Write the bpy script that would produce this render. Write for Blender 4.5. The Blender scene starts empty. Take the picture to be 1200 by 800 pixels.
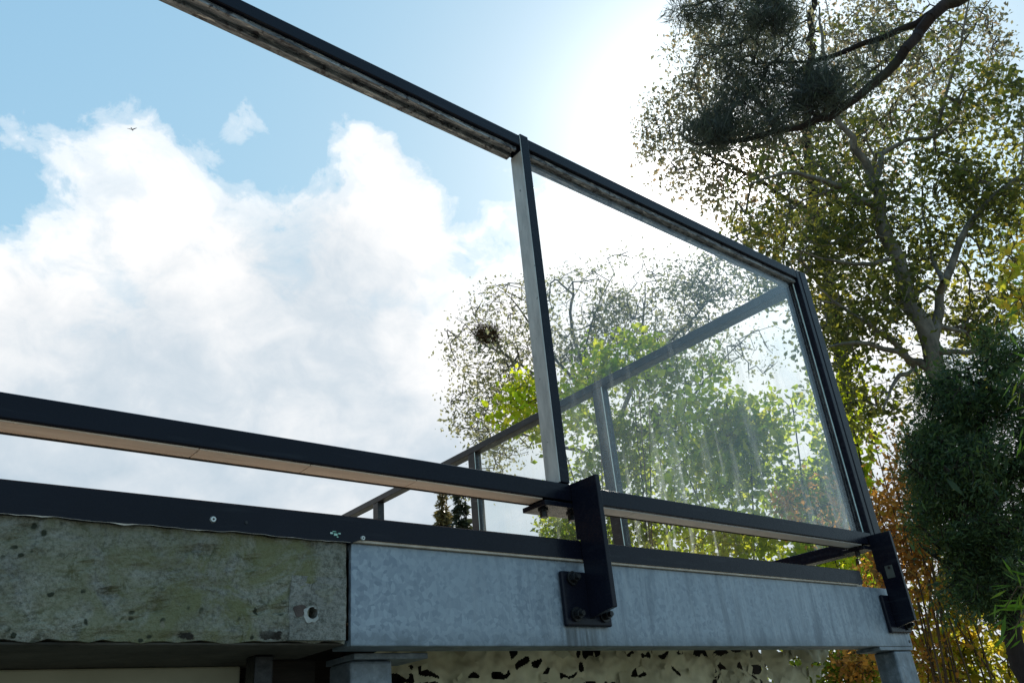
import bpy, bmesh, math, random
import numpy as np
from mathutils import Vector, Matrix

rnd = random.Random(7)
rng = np.random.default_rng(11)
col = bpy.context.scene.collection
sc = bpy.context.scene

# ------------------------------------------------------------------ camera
R = np.array([[0.7738150277905577, -0.6274611980101079, -0.08661840310937806],
              [0.22350541240836375, 0.3984358023776305, -0.8895472117925283],
              [0.592668232141445, 0.6689853185051328, 0.4485565853210944]])
F = 947.1
CZ = 1.5                       # eye height above the ground
D = 1.35                       # distance from the eye to the front face of the deck
cam = bpy.data.cameras.new('camera')
cam.sensor_width = 36.0; cam.lens = F / 1200 * 36.0
cam.clip_start = 0.05; cam.clip_end = 2000
co = bpy.data.objects.new('camera', cam); col.objects.link(co)
M = Matrix.Identity(4)
for i in range(3):
    M[i][0] = R[0, i]; M[i][1] = -R[1, i]; M[i][2] = -R[2, i]
M[2][3] = CZ
co.matrix_world = M
sc.camera = co


def ray(px, py):
    v = R.T @ np.array([px - 600.0, py - 400.0, F])
    return v / np.linalg.norm(v)


def at(px, py, dist):
    """world point seen at that pixel of the photograph, dist metres along the ground"""
    v = ray(px, py)
    h = math.hypot(v[0], v[1])
    return np.array([0, 0, CZ]) + v * (dist / h)


def FP(x, y, z):               # deck units -> metres
    return (x * D, y * D, CZ + z * D)


# ------------------------------------------------------------------ materials
def new_mat(name):
    m = bpy.data.materials.new(name); m.use_nodes = True
    nt = m.node_tree
    for n in list(nt.nodes):
        nt.nodes.remove(n)
    out = nt.nodes.new('ShaderNodeOutputMaterial')
    return m, nt, out


class NT:
    def __init__(s, nt): s.nt = nt

    def n(s, t, **kw):
        nd = s.nt.nodes.new(t)
        for k, v in kw.items():
            if hasattr(nd, k) and not k.startswith('i_'):
                setattr(nd, k, v)
        return nd

    def l(s, a, b): s.nt.links.new(a, b)

    def math(s, op, a, b=None, c=None, clamp=False):
        nd = s.nt.nodes.new('ShaderNodeMath'); nd.operation = op; nd.use_clamp = clamp
        for i, v in enumerate((a, b, c)):
            if v is None: continue
            if isinstance(v, (int, float)): nd.inputs[i].default_value = v
            else: s.l(v, nd.inputs[i])
        return nd.outputs[0]

    def noise(s, vec, scale, detail=4, rough=0.55, dist=0.0):
        nd = s.nt.nodes.new('ShaderNodeTexNoise')
        nd.inputs['Scale'].default_value = scale; nd.inputs['Detail'].default_value = detail
        nd.inputs['Roughness'].default_value = rough; nd.inputs['Distortion'].default_value = dist
        if vec is not None: s.l(vec, nd.inputs['Vector'])
        return nd.outputs['Fac']

    def vor(s, vec, scale, feature='F1', out='Distance'):
        nd = s.nt.nodes.new('ShaderNodeTexVoronoi'); nd.feature = feature
        nd.inputs['Scale'].default_value = scale
        if vec is not None: s.l(vec, nd.inputs['Vector'])
        return nd.outputs[out]

    def mapping(s, vec, scale=(1, 1, 1), rot=(0, 0, 0), loc=(0, 0, 0)):
        nd = s.nt.nodes.new('ShaderNodeMapping')
        nd.inputs['Scale'].default_value = scale; nd.inputs['Rotation'].default_value = rot
        nd.inputs['Location'].default_value = loc
        s.l(vec, nd.inputs['Vector']); return nd.outputs[0]

    def ramp(s, fac, stops, interp='LINEAR'):
        nd = s.nt.nodes.new('ShaderNodeValToRGB'); cr = nd.color_ramp; cr.interpolation = interp
        while len(cr.elements) < len(stops): cr.elements.new(0.5)
        for e, (p, c) in zip(cr.elements, stops):
            e.position = p
            e.color = (c, c, c, 1) if isinstance(c, (int, float)) else (*c, 1)
        s.l(fac, nd.inputs[0]); return nd.outputs[0]

    def mix(s, fac, a, b, mode='MIX'):
        nd = s.nt.nodes.new('ShaderNodeMix'); nd.data_type = 'RGBA'; nd.blend_type = mode
        if isinstance(fac, (int, float)): nd.inputs[0].default_value = fac
        else: s.l(fac, nd.inputs[0])
        for i, v in ((6, a), (7, b)):
            if isinstance(v, tuple): nd.inputs[i].default_value = (*v, 1)
            else: s.l(v, nd.inputs[i])
        return nd.outputs[2]

    def warp(s, p, scale, amt):
        nn = s.nt.nodes.new('ShaderNodeTexNoise'); nn.inputs['Scale'].default_value = scale; nn.inputs['Detail'].default_value = 4
        s.l(p, nn.inputs['Vector'])
        sb = s.nt.nodes.new('ShaderNodeVectorMath'); sb.operation = 'SUBTRACT'; s.l(nn.outputs['Color'], sb.inputs[0]); sb.inputs[1].default_value = (0.5, 0.5, 0.5)
        sk_ = s.nt.nodes.new('ShaderNodeVectorMath'); sk_.operation = 'SCALE'; sk_.inputs['Scale'].default_value = amt; s.l(sb.outputs[0], sk_.inputs[0])
        ad_ = s.nt.nodes.new('ShaderNodeVectorMath'); ad_.operation = 'ADD'; s.l(p, ad_.inputs[0]); s.l(sk_.outputs[0], ad_.inputs[1])
        return ad_.outputs[0]

    def pos(s):
        return s.nt.nodes.new('ShaderNodeNewGeometry').outputs['Position']

    def bump(s, h, strength=0.3, dist=0.01):
        nd = s.nt.nodes.new('ShaderNodeBump')
        nd.inputs['Strength'].default_value = strength; nd.inputs['Distance'].default_value = dist
        s.l(h, nd.inputs['Height']); return nd.outputs[0]

    def pbsdf(s, color=None, rough=0.5, metal=0.0, normal=None, spec=0.5, coat=0.0, coat_rough=0.1):
        nd = s.nt.nodes.new('ShaderNodeBsdfPrincipled')
        for k, v in (('Base Color', color), ('Roughness', rough), ('Metallic', metal)):
            if v is None: continue
            if isinstance(v, tuple): nd.inputs[k].default_value = (*v, 1)
            elif isinstance(v, (int, float)): nd.inputs[k].default_value = v
            else: s.l(v, nd.inputs[k])
        nd.inputs['Specular IOR Level'].default_value = spec
        nd.inputs['Coat Weight'].default_value = coat; nd.inputs['Coat Roughness'].default_value = coat_rough
        if normal is not None: s.l(normal, nd.inputs['Normal'])
        return nd


MATS = {}


def mat_black_paint():
    m, nt, out = new_mat('black_gloss_paint'); g = NT(nt); p = g.pos()
    big = g.noise(p, 3.0, 4); fine = g.noise(p, 60, 3)
    streak = g.noise(g.mapping(p, (1.5, 1.5, 20)), 3.0, 5, 0.6)
    c = g.mix(g.ramp(big, [(0.35, 0.0), (0.75, 1.0)]), (0.0055, 0.006, 0.012), (0.010, 0.011, 0.020))
    dust = g.ramp(streak, [(0.58, 0.0), (0.80, 0.30)])
    c = g.mix(dust, c, (0.07, 0.075, 0.085))
    r = g.ramp(fine, [(0.3, 0.20), (0.8, 0.36)])
    b = g.pbsdf(c, r, 0.0, g.bump(g.noise(p, 90, 2), 0.06, 0.004), 0.14, 0.03, 0.10)
    g.l(b.outputs[0], out.inputs[0]); return m


def mat_black_dusty():
    m, nt, out = new_mat('weathered_black_paint'); g = NT(nt); p = g.pos()
    n1 = g.noise(p, 14, 6, 0.7); n2 = g.noise(g.mapping(p, (5, 5, 60)), 2.2, 5, 0.7)
    c = g.mix(g.ramp(n1, [(0.4, 0.0), (0.75, 1.0)]), (0.010, 0.010, 0.013), (0.036, 0.033, 0.034))
    c = g.mix(g.ramp(n2, [(0.60, 0.0), (0.70, 0.8)]), c, (0.20, 0.20, 0.20))
    b = g.pbsdf(c, 0.42, 0.0, g.bump(n1, 0.15, 0.004), 0.45)
    g.l(b.outputs[0], out.inputs[0]); return m


def mat_channel():
    """bare glazing channel with torn sealing tape and dirt"""
    m, nt, out = new_mat('dirty_glazing_channel'); g = NT(nt); p = g.pos()
    n1 = g.noise(g.mapping(p, (9, 60, 60)), 1.6, 7, 0.72, 0.6)
    n2 = g.noise(p, 38, 6, 0.7)
    n3 = g.noise(g.mapping(p, (26, 120, 120)), 1.0, 4, 0.6)
    c = g.ramp(n1, [(0.36, (0.018, 0.019, 0.024)), (0.47, (0.13, 0.14, 0.155)), (0.58, (0.27, 0.285, 0.305)),
                    (0.72, (0.56, 0.57, 0.58))])
    c = g.mix(g.ramp(n2, [(0.54, 0.0), (0.60, 1.0)]), c, (0.035, 0.034, 0.04))
    c = g.mix(g.ramp(n3, [(0.62, 0.0), (0.66, 0.8)]), c, (0.62, 0.60, 0.57))
    b = g.pbsdf(c, 0.5, 0.1, g.bump(n2, 0.4, 0.004))
    g.l(b.outputs[0], out.inputs[0]); return m


def mat_galv_face():
    """pale grey side of the middle post"""
    m, nt, out = new_mat('pale_grey_aluminium'); g = NT(nt); p = g.pos()
    n1 = g.noise(g.mapping(p, (20, 20, 4)), 2.0, 6, 0.65); n2 = g.noise(p, 55, 5, 0.7)
    c = g.ramp(n1, [(0.3, (0.34, 0.34, 0.32)), (0.7, (0.62, 0.61, 0.57))])
    c = g.mix(g.ramp(n2, [(0.64, 0.0), (0.70, 0.9)]), c, (0.09, 0.09, 0.09))
    b = g.pbsdf(c, 0.42, 0.25, g.bump(n2, 0.15, 0.003))
    g.l(b.outputs[0], out.inputs[0]); return m


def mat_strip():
    m, nt, out = new_mat('beige_deck_reflection'); g = NT(nt); p = g.pos()  # beige stands in for sunlit deck boards mirrored in the rail underside
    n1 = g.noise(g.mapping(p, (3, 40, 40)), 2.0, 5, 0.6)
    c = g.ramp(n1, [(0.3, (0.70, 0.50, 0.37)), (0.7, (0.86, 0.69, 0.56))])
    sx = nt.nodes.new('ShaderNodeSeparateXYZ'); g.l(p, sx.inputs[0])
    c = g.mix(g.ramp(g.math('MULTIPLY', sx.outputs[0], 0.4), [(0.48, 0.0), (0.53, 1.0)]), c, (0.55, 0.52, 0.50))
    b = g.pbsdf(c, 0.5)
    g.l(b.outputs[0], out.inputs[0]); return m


def mat_galv():
    """hot dip galvanised steel with spangle and run-down streaks"""
    m, nt, out = new_mat('galvanised_steel'); g = NT(nt); p = g.pos()
    warp = g.noise(p, 30, 3)
    cells = nt.nodes.new('ShaderNodeTexVoronoi'); cells.inputs['Scale'].default_value = 112
    vm = nt.nodes.new('ShaderNodeVectorMath'); vm.operation = 'ADD'
    sc_ = nt.nodes.new('ShaderNodeVectorMath'); sc_.operation = 'SCALE'; sc_.inputs['Scale'].default_value = 0.02
    g.l(p, vm.inputs[0])
    nn = nt.nodes.new('ShaderNodeTexNoise'); nn.inputs['Scale'].default_value = 40; g.l(p, nn.inputs['Vector'])
    g.l(nn.outputs['Color'], sc_.inputs[0]); g.l(sc_.outputs[0], vm.inputs[1]); g.l(vm.outputs[0], cells.inputs['Vector'])
    sep = nt.nodes.new('ShaderNodeSeparateColor'); g.l(cells.outputs['Color'], sep.inputs[0])
    spangle = sep.outputs[0]
    streak = g.noise(g.mapping(p, (90, 90, 6.5)), 1.0, 6, 0.70, 0.6)
    streak2 = g.noise(g.mapping(p, (22, 22, 3.5)), 1.0, 6, 0.68, 0.8)
    big = g.noise(p, 4.5, 4)
    sx = nt.nodes.new('ShaderNodeSeparateXYZ'); g.l(p, sx.inputs[0])
    right = g.ramp(g.math('MULTIPLY', sx.outputs[0], 0.4), [(0.34, 0.0), (0.55, 1.0)])
    c = g.ramp(spangle, [(0.0, (0.16, 0.195, 0.245)), (1.0, (0.34, 0.39, 0.445))])
    c = g.mix(g.ramp(big, [(0.35, 0.0), (0.7, 0.5)]), c, (0.25, 0.295, 0.345))
    c = g.mix(g.math('MULTIPLY', g.ramp(streak, [(0.48, 0.0), (0.70, 0.65)]), g.math('ADD', g.math('MULTIPLY', right, 0.85), 0.15)),
              c, (0.40, 0.44, 0.48))
    c = g.mix(g.math('MULTIPLY', g.ramp(streak2, [(0.50, 0.0), (0.70, 0.7)]), right), c, (0.10, 0.125, 0.16))
    # grimy lower edge
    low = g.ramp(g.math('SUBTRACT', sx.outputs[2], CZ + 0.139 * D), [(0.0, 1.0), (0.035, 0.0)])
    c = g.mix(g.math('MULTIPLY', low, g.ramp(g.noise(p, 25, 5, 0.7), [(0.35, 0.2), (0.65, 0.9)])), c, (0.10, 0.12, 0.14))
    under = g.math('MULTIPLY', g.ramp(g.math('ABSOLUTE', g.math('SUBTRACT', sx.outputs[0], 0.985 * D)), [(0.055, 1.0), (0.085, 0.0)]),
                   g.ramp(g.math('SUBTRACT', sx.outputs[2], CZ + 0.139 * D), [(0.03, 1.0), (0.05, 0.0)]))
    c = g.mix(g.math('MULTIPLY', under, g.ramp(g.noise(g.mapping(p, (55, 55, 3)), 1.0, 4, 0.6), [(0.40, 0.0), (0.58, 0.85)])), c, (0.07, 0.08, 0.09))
    r = g.ramp(spangle, [(0.0, 0.40), (1.0, 0.62)])
    b = g.pbsdf(c, r, 0.35, g.bump(g.noise(p, 120, 3), 0.10, 0.002))
    g.l(b.outputs[0], out.inputs[0]); return m


def mat_concrete(base=((0.23, 0.225, 0.195), (0.47, 0.45, 0.38)), moss=True, name='mossy_concrete'):
    m, nt, out = new_mat(name); g = NT(nt); p = g.pos()
    n1 = g.noise(p, 6, 8, 0.65); n2 = g.noise(p, 45, 6, 0.7); n3 = g.noise(p, 12, 5, 0.7, 0.8)
    c = g.ramp(n1, [(0.32, base[0]), (0.68, base[1])])
    c = g.mix(g.ramp(n2, [(0.42, 0.0), (0.7, 0.5)]), c, (0.24, 0.235, 0.20))
    n4 = g.noise(p, 160, 5, 0.75); n5 = g.noise(p, 26, 6, 0.75, 0.6)
    c = g.mix(g.ramp(n4, [(0.40, 0.55), (0.55, 0.0)]), c, (0.055, 0.055, 0.045))
    c = g.mix(g.ramp(n5, [(0.36, 0.8), (0.44, 0.0)]), c, (0.06, 0.062, 0.045))
    if moss:
        sx = nt.nodes.new('ShaderNodeSeparateXYZ'); g.l(p, sx.inputs[0])
        grow = g.ramp(g.math('MULTIPLY', sx.outputs[0], 1.3), [(0.12, 0.35), (0.62, 1.0), (0.86, 1.0), (0.90, 0.15)])
        c = g.mix(g.math('MULTIPLY', g.ramp(n3, [(0.38, 0.0), (0.58, 0.85)]), grow), c, (0.20, 0.195, 0.085))
        v = nt.nodes.new('ShaderNodeTexVoronoi'); v.inputs['Scale'].default_value = 15
        g.l(g.warp(g.mapping(p, (0.8, 1, 1.5)), 9, 0.09), v.inputs['Vector'])
        spot = g.math('ADD', v.outputs['Distance'], g.math('MULTIPLY', g.noise(p, 48, 4, 0.7), 0.55))
        gate = g.ramp(g.noise(p, 4.2, 3), [(0.50, 0.0), (0.56, 1.0)])
        c = g.mix(g.math('MULTIPLY', g.ramp(spot, [(0.40, 1.0), (0.46, 0.0)]), gate), c, (0.036, 0.030, 0.024))
        v2 = g.vor(g.warp(p, 30, 0.022), 45); gate2 = g.ramp(g.noise(p, 9, 3), [(0.52, 0.0), (0.58, 1.0)])
        c = g.mix(g.math('MULTIPLY', g.ramp(v2, [(0.16, 1.0), (0.24, 0.0)]), gate2), c, (0.045, 0.05, 0.032))
        v3 = g.vor(g.warp(g.mapping(p, (1, 1, 1), loc=(3, 1, 2)), 30, 0.02), 36)
        c = g.mix(g.math('MULTIPLY', g.ramp(v3, [(0.12, 1.0), (0.2, 0.0)]), g.ramp(g.noise(p, 7, 3), [(0.56, 0.0), (0.62, 0.6)])), c, (0.30, 0.265, 0.20))
    h = g.math('ADD', g.math('MULTIPLY', n2, 0.6), n1)
    b = g.pbsdf(c, 0.9, 0.0, g.bump(g.math('ADD', h, g.math('MULTIPLY', n4, 0.35)), 1.0, 0.016), 0.25)
    g.l(b.outputs[0], out.inputs[0]); return m


def mat_simple(name, c1, c2, scale=8, rough=0.8, bump=0.2, metal=0.0, stretch=(1, 1, 1), bdist=0.01, spec=0.4):
    m, nt, out = new_mat(name); g = NT(nt); p = g.mapping(g.pos(), stretch)
    n1 = g.noise(p, scale, 6, 0.65)
    c = g.ramp(n1, [(0.3, c1), (0.7, c2)])
    b = g.pbsdf(c, rough, metal, g.bump(n1, bump, bdist), spec)
    g.l(b.outputs[0], out.inputs[0]); return m


def mat_glass(name, tint, dirt=1.0, refl=1.0):
    m, nt, out = new_mat(name); g = NT(nt); p = g.pos()
    tr = nt.nodes.new('ShaderNodeBsdfTransparent'); tr.inputs[0].default_value = (*tint, 1)
    gl = nt.nodes.new('ShaderNodeBsdfGlossy'); gl.inputs['Roughness'].default_value = 0.0
    gl.inputs[0].default_value = (0.92, 0.97, 1.0, 1)
    geo = nt.nodes.new('ShaderNodeNewGeometry')
    dt = nt.nodes.new('ShaderNodeVectorMath'); dt.operation = 'DOT_PRODUCT'
    g.l(geo.outputs['Incoming'], dt.inputs[0]); g.l(geo.outputs['True Normal'], dt.inputs[1])
    cosi = g.math('ABSOLUTE', dt.outputs['Value'])
    sch = g.math('POWER', g.math('SUBTRACT', 1.0, cosi), 5.0)
    f0 = 0.042 * refl
    fac = g.math('ADD', g.math('MULTIPLY', sch, 1 - f0), f0, clamp=True)
    m1 = nt.nodes.new('ShaderNodeMixShader'); g.l(fac, m1.inputs[0]); g.l(tr.outputs[0], m1.inputs[1]); g.l(gl.outputs[0], m1.inputs[2])
    df = nt.nodes.new('ShaderNodeBsdfDiffuse'); df.inputs[0].default_value = (0.72, 0.72, 0.68, 1)
    tl = nt.nodes.new('ShaderNodeBsdfTranslucent'); tl.inputs[0].default_value = (0.72, 0.72, 0.68, 1)
    dm = nt.nodes.new('ShaderNodeMixShader'); dm.inputs[0].default_value = 0.5
    g.l(df.outputs[0], dm.inputs[1]); g.l(tl.outputs[0], dm.inputs[2])
    run = g.noise(g.mapping(p, (14, 14, 1.1)), 1.2, 6, 0.65, 0.3)
    spl = g.noise(p, 55, 6, 0.75); big = g.noise(p, 2.6, 4, 0.6)
    sx = nt.nodes.new('ShaderNodeSeparateXYZ'); g.l(p, sx.inputs[0])
    low = g.ramp(g.math('SUBTRACT', sx.outputs[2], CZ + 0.4 * D), [(0.0, 1.0), (0.75, 0.25)])
    a = g.ramp(run, [(0.55, 0.0), (0.66, 0.58)])
    b_ = g.math('MULTIPLY', g.ramp(spl, [(0.56, 0.0), (0.70, 0.5)]), g.ramp(big, [(0.42, 0.0), (0.6, 1.0)]))
    film = g.math('ADD', g.math('MULTIPLY', g.math('ADD', a, b_), low), 0.015)
    film = g.math('MULTIPLY', film, dirt * 0.75, clamp=True)
    m2 = nt.nodes.new('ShaderNodeMixShader'); g.l(film, m2.inputs[0]); g.l(m1.outputs[0], m2.inputs[1]); g.l(dm.outputs[0], m2.inputs[2])
    g.l(m2.outputs[0], out.inputs[0]); return m


def mat_leaf(name, stops, trans=0.55, gain=1.6, tstops=None, rough=0.5, clump=1.2):
    m, nt, out = new_mat(name); g = NT(nt)
    geo = nt.nodes.new('ShaderNodeNewGeometry')
    r = geo.outputs['Random Per Island']
    n = g.noise(geo.outputs['Position'], clump, 3)
    f = g.math('ADD', g.math('MULTIPLY', r, 0.6), g.math('MULTIPLY', g.math('SUBTRACT', n, 0.3), 1.0), clamp=True)
    c = g.ramp(f, stops)
    tc = g.ramp(f, tstops) if tstops else g.mix(1.0, c, (gain, gain, gain * 0.55), 'MULTIPLY')
    b = g.pbsdf(c, rough, 0.0, None, 0.35)
    tl = nt.nodes.new('ShaderNodeBsdfTranslucent'); g.l(tc, tl.inputs[0])
    mx = nt.nodes.new('ShaderNodeMixShader'); mx.inputs[0].default_value = trans
    g.l(b.outputs[0], mx.inputs[1]); g.l(tl.outputs[0], mx.inputs[2])
    g.l(mx.outputs[0], out.inputs[0]); return m


def mat_tiles():
    m, nt, out = new_mat('mossy_roof_tiles'); g = NT(nt)
    tc = nt.nodes.new('ShaderNodeTexCoord')
    br = nt.nodes.new('ShaderNodeTexBrick'); br.inputs['Scale'].default_value = 1.0
    br.inputs['Brick Width'].default_value = 0.30; br.inputs['Row Height'].default_value = 0.28
    br.inputs['Mortar Size'].default_value = 0.018; br.inputs['Bias'].default_value = 0.0
    br.inputs['Color1'].default_value = (0.20, 0.125, 0.075, 1); br.inputs['Color2'].default_value = (0.115, 0.085, 0.055, 1)
    br.inputs['Mortar'].default_value = (0.018, 0.016, 0.014, 1)
    uv = nt.nodes.new('ShaderNodeUVMap'); g.l(uv.outputs[0], br.inputs['Vector'])
    p = g.pos(); n = g.noise(p, 2.5, 6, 0.7)
    c = g.mix(g.ramp(n, [(0.42, 0.0), (0.62, 0.8)]), br.outputs['Color'], (0.10, 0.12, 0.04))
    b = g.pbsdf(c, 0.85, 0.0, g.bump(br.outputs['Fac'], -0.6, 0.03))
    g.l(b.outputs[0], out.inputs[0]); return m


def mat_bark(name, c1, c2, scale=9):
    m, nt, out = new_mat(name); g = NT(nt); p = g.pos()
    n1 = g.noise(g.mapping(p, (1, 1, 0.35)), scale, 6, 0.7, 0.4); n2 = g.noise(p, 3, 3)
    c = g.ramp(n1, [(0.32, c1), (0.68, c2)])
    c = g.mix(g.ramp(n2, [(0.5, 0.0), (0.7, 0.5)]), c, (0.05, 0.058, 0.03))
    b = g.pbsdf(c, 0.9, 0.0, g.bump(n1, 0.7, 0.03), 0.2)
    g.l(b.outputs[0], out.inputs[0]); return m


MATS['black'] = mat_black_paint()
MATS['black_dusty'] = mat_black_dusty()
MATS['channel'] = mat_channel()
MATS['galvface'] = mat_galv_face()
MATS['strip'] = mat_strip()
MATS['galv'] = mat_galv()
MATS['concrete'] = mat_concrete()
MATS['mortar'] = mat_concrete(((0.23, 0.225, 0.20), (0.38, 0.365, 0.325)), False, 'grey_mortar')
MATS['lip'] = mat_simple('dark_soffit_concrete', (0.03, 0.026, 0.02), (0.085, 0.075, 0.06), 10, 0.95, 0.6)  # slab soffit, coloured much darker than the slab face
MATS['wall'] = mat_simple('cream_render', (0.42, 0.385, 0.28), (0.54, 0.50, 0.38), 5, 0.9, 0.3)
MATS['darkwood'] = mat_simple('dark_timber', (0.012, 0.009, 0.007), (0.035, 0.026, 0.020), 9, 0.9, 0.4, stretch=(1, 8, 8))  # very dark brown timber, also used for the added backing behind the net
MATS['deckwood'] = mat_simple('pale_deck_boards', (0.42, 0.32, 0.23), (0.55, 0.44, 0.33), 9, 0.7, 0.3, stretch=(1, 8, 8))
MATS['net'] = mat_simple('olive_net_fabric', (0.42, 0.38, 0.245), (0.74, 0.69, 0.50), 6, 0.9, 0.5)
MATS['bolt'] = mat_simple('black_bolt_steel', (0.012, 0.012, 0.014), (0.04, 0.04, 0.042), 60, 0.35, 0.2, metal=0.6)
MATS['screw'] = mat_simple('zinc_screw', (0.45, 0.45, 0.43), (0.65, 0.65, 0.62), 80, 0.35, 0.1, metal=0.7)
MATS['rim'] = mat_simple('pale_cement_rim', (0.22, 0.22, 0.20), (0.46, 0.45, 0.42), 45, 0.8, 0.3)
MATS['rust'] = mat_simple('rust_brown_stain', (0.05, 0.035, 0.03), (0.11, 0.08, 0.07), 50, 0.9, 0.3)
MATS['sticker'] = mat_simple('green_white_sticker', (0.02, 0.35, 0.20), (0.75, 0.85, 0.80), 160, 0.5, 0.0)
MATS['plate'] = mat_simple('greenish_grey_plate', (0.055, 0.062, 0.052), (0.085, 0.092, 0.08), 30, 0.5, 0.1)
MATS['pale_line'] = mat_simple('pale_sealant_and_highlight', (0.40, 0.33, 0.27), (0.72, 0.62, 0.52), 30, 0.8, 0.4)  # sealant remnants along the slab, plus the painted highlight line above the beam
MATS['glass_front'] = mat_glass('front_pane_glass', (0.985, 0.995, 0.995), 0.42, 0.62)
MATS['glass_side'] = mat_glass('weathered_pane_glass', (0.965, 0.988, 0.985), 0.95, 0.80)
MATS['glass_edge'] = mat_simple('pale_glass_edge_highlight', (0.55, 0.72, 0.70), (0.80, 0.92, 0.90), 30, 0.25, 0.0)
MATS['ground'] = mat_simple('garden_ground', (0.16, 0.15, 0.10), (0.27, 0.25, 0.19), 1.3, 0.95, 0.5, bdist=0.05)
MATS['tiles'] = mat_tiles()
MATS['brick'] = mat_simple('brown_brick', (0.17, 0.09, 0.055), (0.28, 0.17, 0.11), 6, 0.9, 0.4)
MATS['orange_gable'] = mat_simple('orange_gable_boards', (0.42, 0.20, 0.10), (0.55, 0.29, 0.16), 3, 0.8, 0.2)
MATS['white_frame'] = mat_simple('white_window_paint', (0.68, 0.68, 0.66), (0.8, 0.8, 0.78), 10, 0.5, 0.05)
MATS['window'] = mat_simple('dark_window_glass', (0.02, 0.025, 0.03), (0.04, 0.05, 0.055), 1, 0.06, 0.0)
MATS['bird'] = mat_simple('dark_bird_feathers', (0.05, 0.06, 0.075), (0.10, 0.11, 0.13), 30, 0.8, 0.1)
MATS['bark_grey'] = mat_bark('grey_bark', (0.075, 0.068, 0.058), (0.24, 0.215, 0.175))
MATS['bark_dark'] = mat_bark('dark_pine_bark', (0.016, 0.012, 0.012), (0.050, 0.036, 0.032))
MATS['bark_pale'] = mat_bark('pale_bark', (0.075, 0.070, 0.062), (0.20, 0.185, 0.165))
MATS['stem_brown'] = mat_bark('brown_stems', (0.075, 0.045, 0.026), (0.17, 0.11, 0.065))
MATS['leaf_big'] = mat_leaf('green_leaves', [(0.0, (0.024, 0.030, 0.014)), (0.45, (0.050, 0.060, 0.024)), (0.75, (0.10, 0.098, 0.030)), (1.0, (0.17, 0.13, 0.04))], 0.55, 1, [(0.0, (0.07, 0.09, 0.025)), (0.5, (0.22, 0.25, 0.05)), (0.8, (0.52, 0.48, 0.06)), (1.0, (0.58, 0.38, 0.09))], clump=0.8)
MATS['leaf_top'] = mat_leaf('thin_grey_brown_leaves', [(0.0, (0.045, 0.042, 0.030)), (0.55, (0.085, 0.085, 0.045)), (1.0, (0.18, 0.115, 0.06))], 0.55, 1, [(0.0, (0.14, 0.14, 0.09)), (0.55, (0.32, 0.32, 0.18)), (1.0, (0.55, 0.36, 0.2))], clump=0.7)
MATS['leaf_needle'] = mat_leaf('pine_needles', [(0.0, (0.032, 0.036, 0.042)), (0.6, (0.070, 0.082, 0.080)), (1.0, (0.13, 0.135, 0.12))], 0.42, 2.2, clump=4.0)
MATS['leaf_pale'] = mat_leaf('pale_olive_leaves', [(0.0, (0.055, 0.055, 0.035)), (0.5, (0.105, 0.11, 0.055)), (1.0, (0.16, 0.15, 0.075))], 0.6, 1, [(0.0, (0.2, 0.2, 0.12)), (0.5, (0.36, 0.37, 0.2)), (1.0, (0.5, 0.47, 0.25))], clump=0.6)
MATS['leaf_lime'] = mat_leaf('sunlit_lime_leaves', [(0.0, (0.030, 0.055, 0.008)), (0.4, (0.085, 0.125, 0.012)), (0.8, (0.18, 0.20, 0.02)), (1.0, (0.26, 0.22, 0.03))], 0.72, 1, [(0.0, (0.24, 0.34, 0.015)), (0.5, (0.62, 0.74, 0.025)), (1.0, (0.92, 0.80, 0.07))], clump=0.9)
MATS['leaf_mid'] = mat_leaf('mid_green_leaves', [(0.0, (0.022, 0.045, 0.012)), (0.5, (0.058, 0.088, 0.022)), (1.0, (0.14, 0.15, 0.03))], 0.62, 1, [(0.0, (0.14, 0.22, 0.02)), (0.5, (0.40, 0.52, 0.03)), (1.0, (0.72, 0.70, 0.08))], clump=0.9)
MATS['leaf_autumn'] = mat_leaf('autumn_orange_leaves', [(0.0, (0.07, 0.055, 0.02)), (0.35, (0.15, 0.075, 0.022)), (0.7, (0.23, 0.095, 0.022)), (1.0, (0.12, 0.11, 0.02))], 0.6, 1, [(0.0, (0.32, 0.24, 0.06)), (0.4, (0.70, 0.36, 0.07)), (0.75, (0.90, 0.42, 0.07)), (1.0, (0.72, 0.62, 0.08))], clump=2.0)
MATS['leaf_yellow'] = mat_leaf('yellow_autumn_leaves', [(0.0, (0.045, 0.060, 0.012)), (0.4, (0.13, 0.13, 0.02)), (0.75, (0.28, 0.17, 0.02)), (1.0, (0.22, 0.08, 0.02))], 0.65, 1, [(0.0, (0.26, 0.34, 0.03)), (0.4, (0.65, 0.65, 0.05)), (0.75, (0.92, 0.66, 0.06)), (1.0, (0.85, 0.38, 0.07))], clump=2.0)
MATS['leaf_yew'] = mat_leaf('dark_yew_leaves', [(0.0, (0.014, 0.030, 0.018)), (0.45, (0.036, 0.070, 0.034)), (0.75, (0.080, 0.118, 0.044)), (1.0, (0.16, 0.19, 0.06))], 0.42, 2.4, clump=4.5)
MATS['leaf_bamboo'] = mat_leaf('bright_bamboo_leaves', [(0.0, (0.045, 0.105, 0.018)), (0.6, (0.10, 0.18, 0.025)), (1.0, (0.20, 0.21, 0.03))], 0.55, 2.0, clump=3.0)
MATS['leaf_fir'] = mat_leaf('fir_needles', [(0.0, (0.02, 0.03, 0.018)), (1.0, (0.06, 0.065, 0.04))], 0.25, 1.5)
MATS['leaf_larch'] = mat_leaf('larch_needles', [(0.0, (0.10, 0.075, 0.035)), (1.0, (0.20, 0.16, 0.08))], 0.35, 1.5)


# ------------------------------------------------------------------ object helpers
def tag(o, label=None, cat=None, group=None, kind=None):
    for k, v in (('label', label), ('category', cat), ('group', group), ('kind', kind)):
        if v: o[k] = v
    return o


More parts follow.
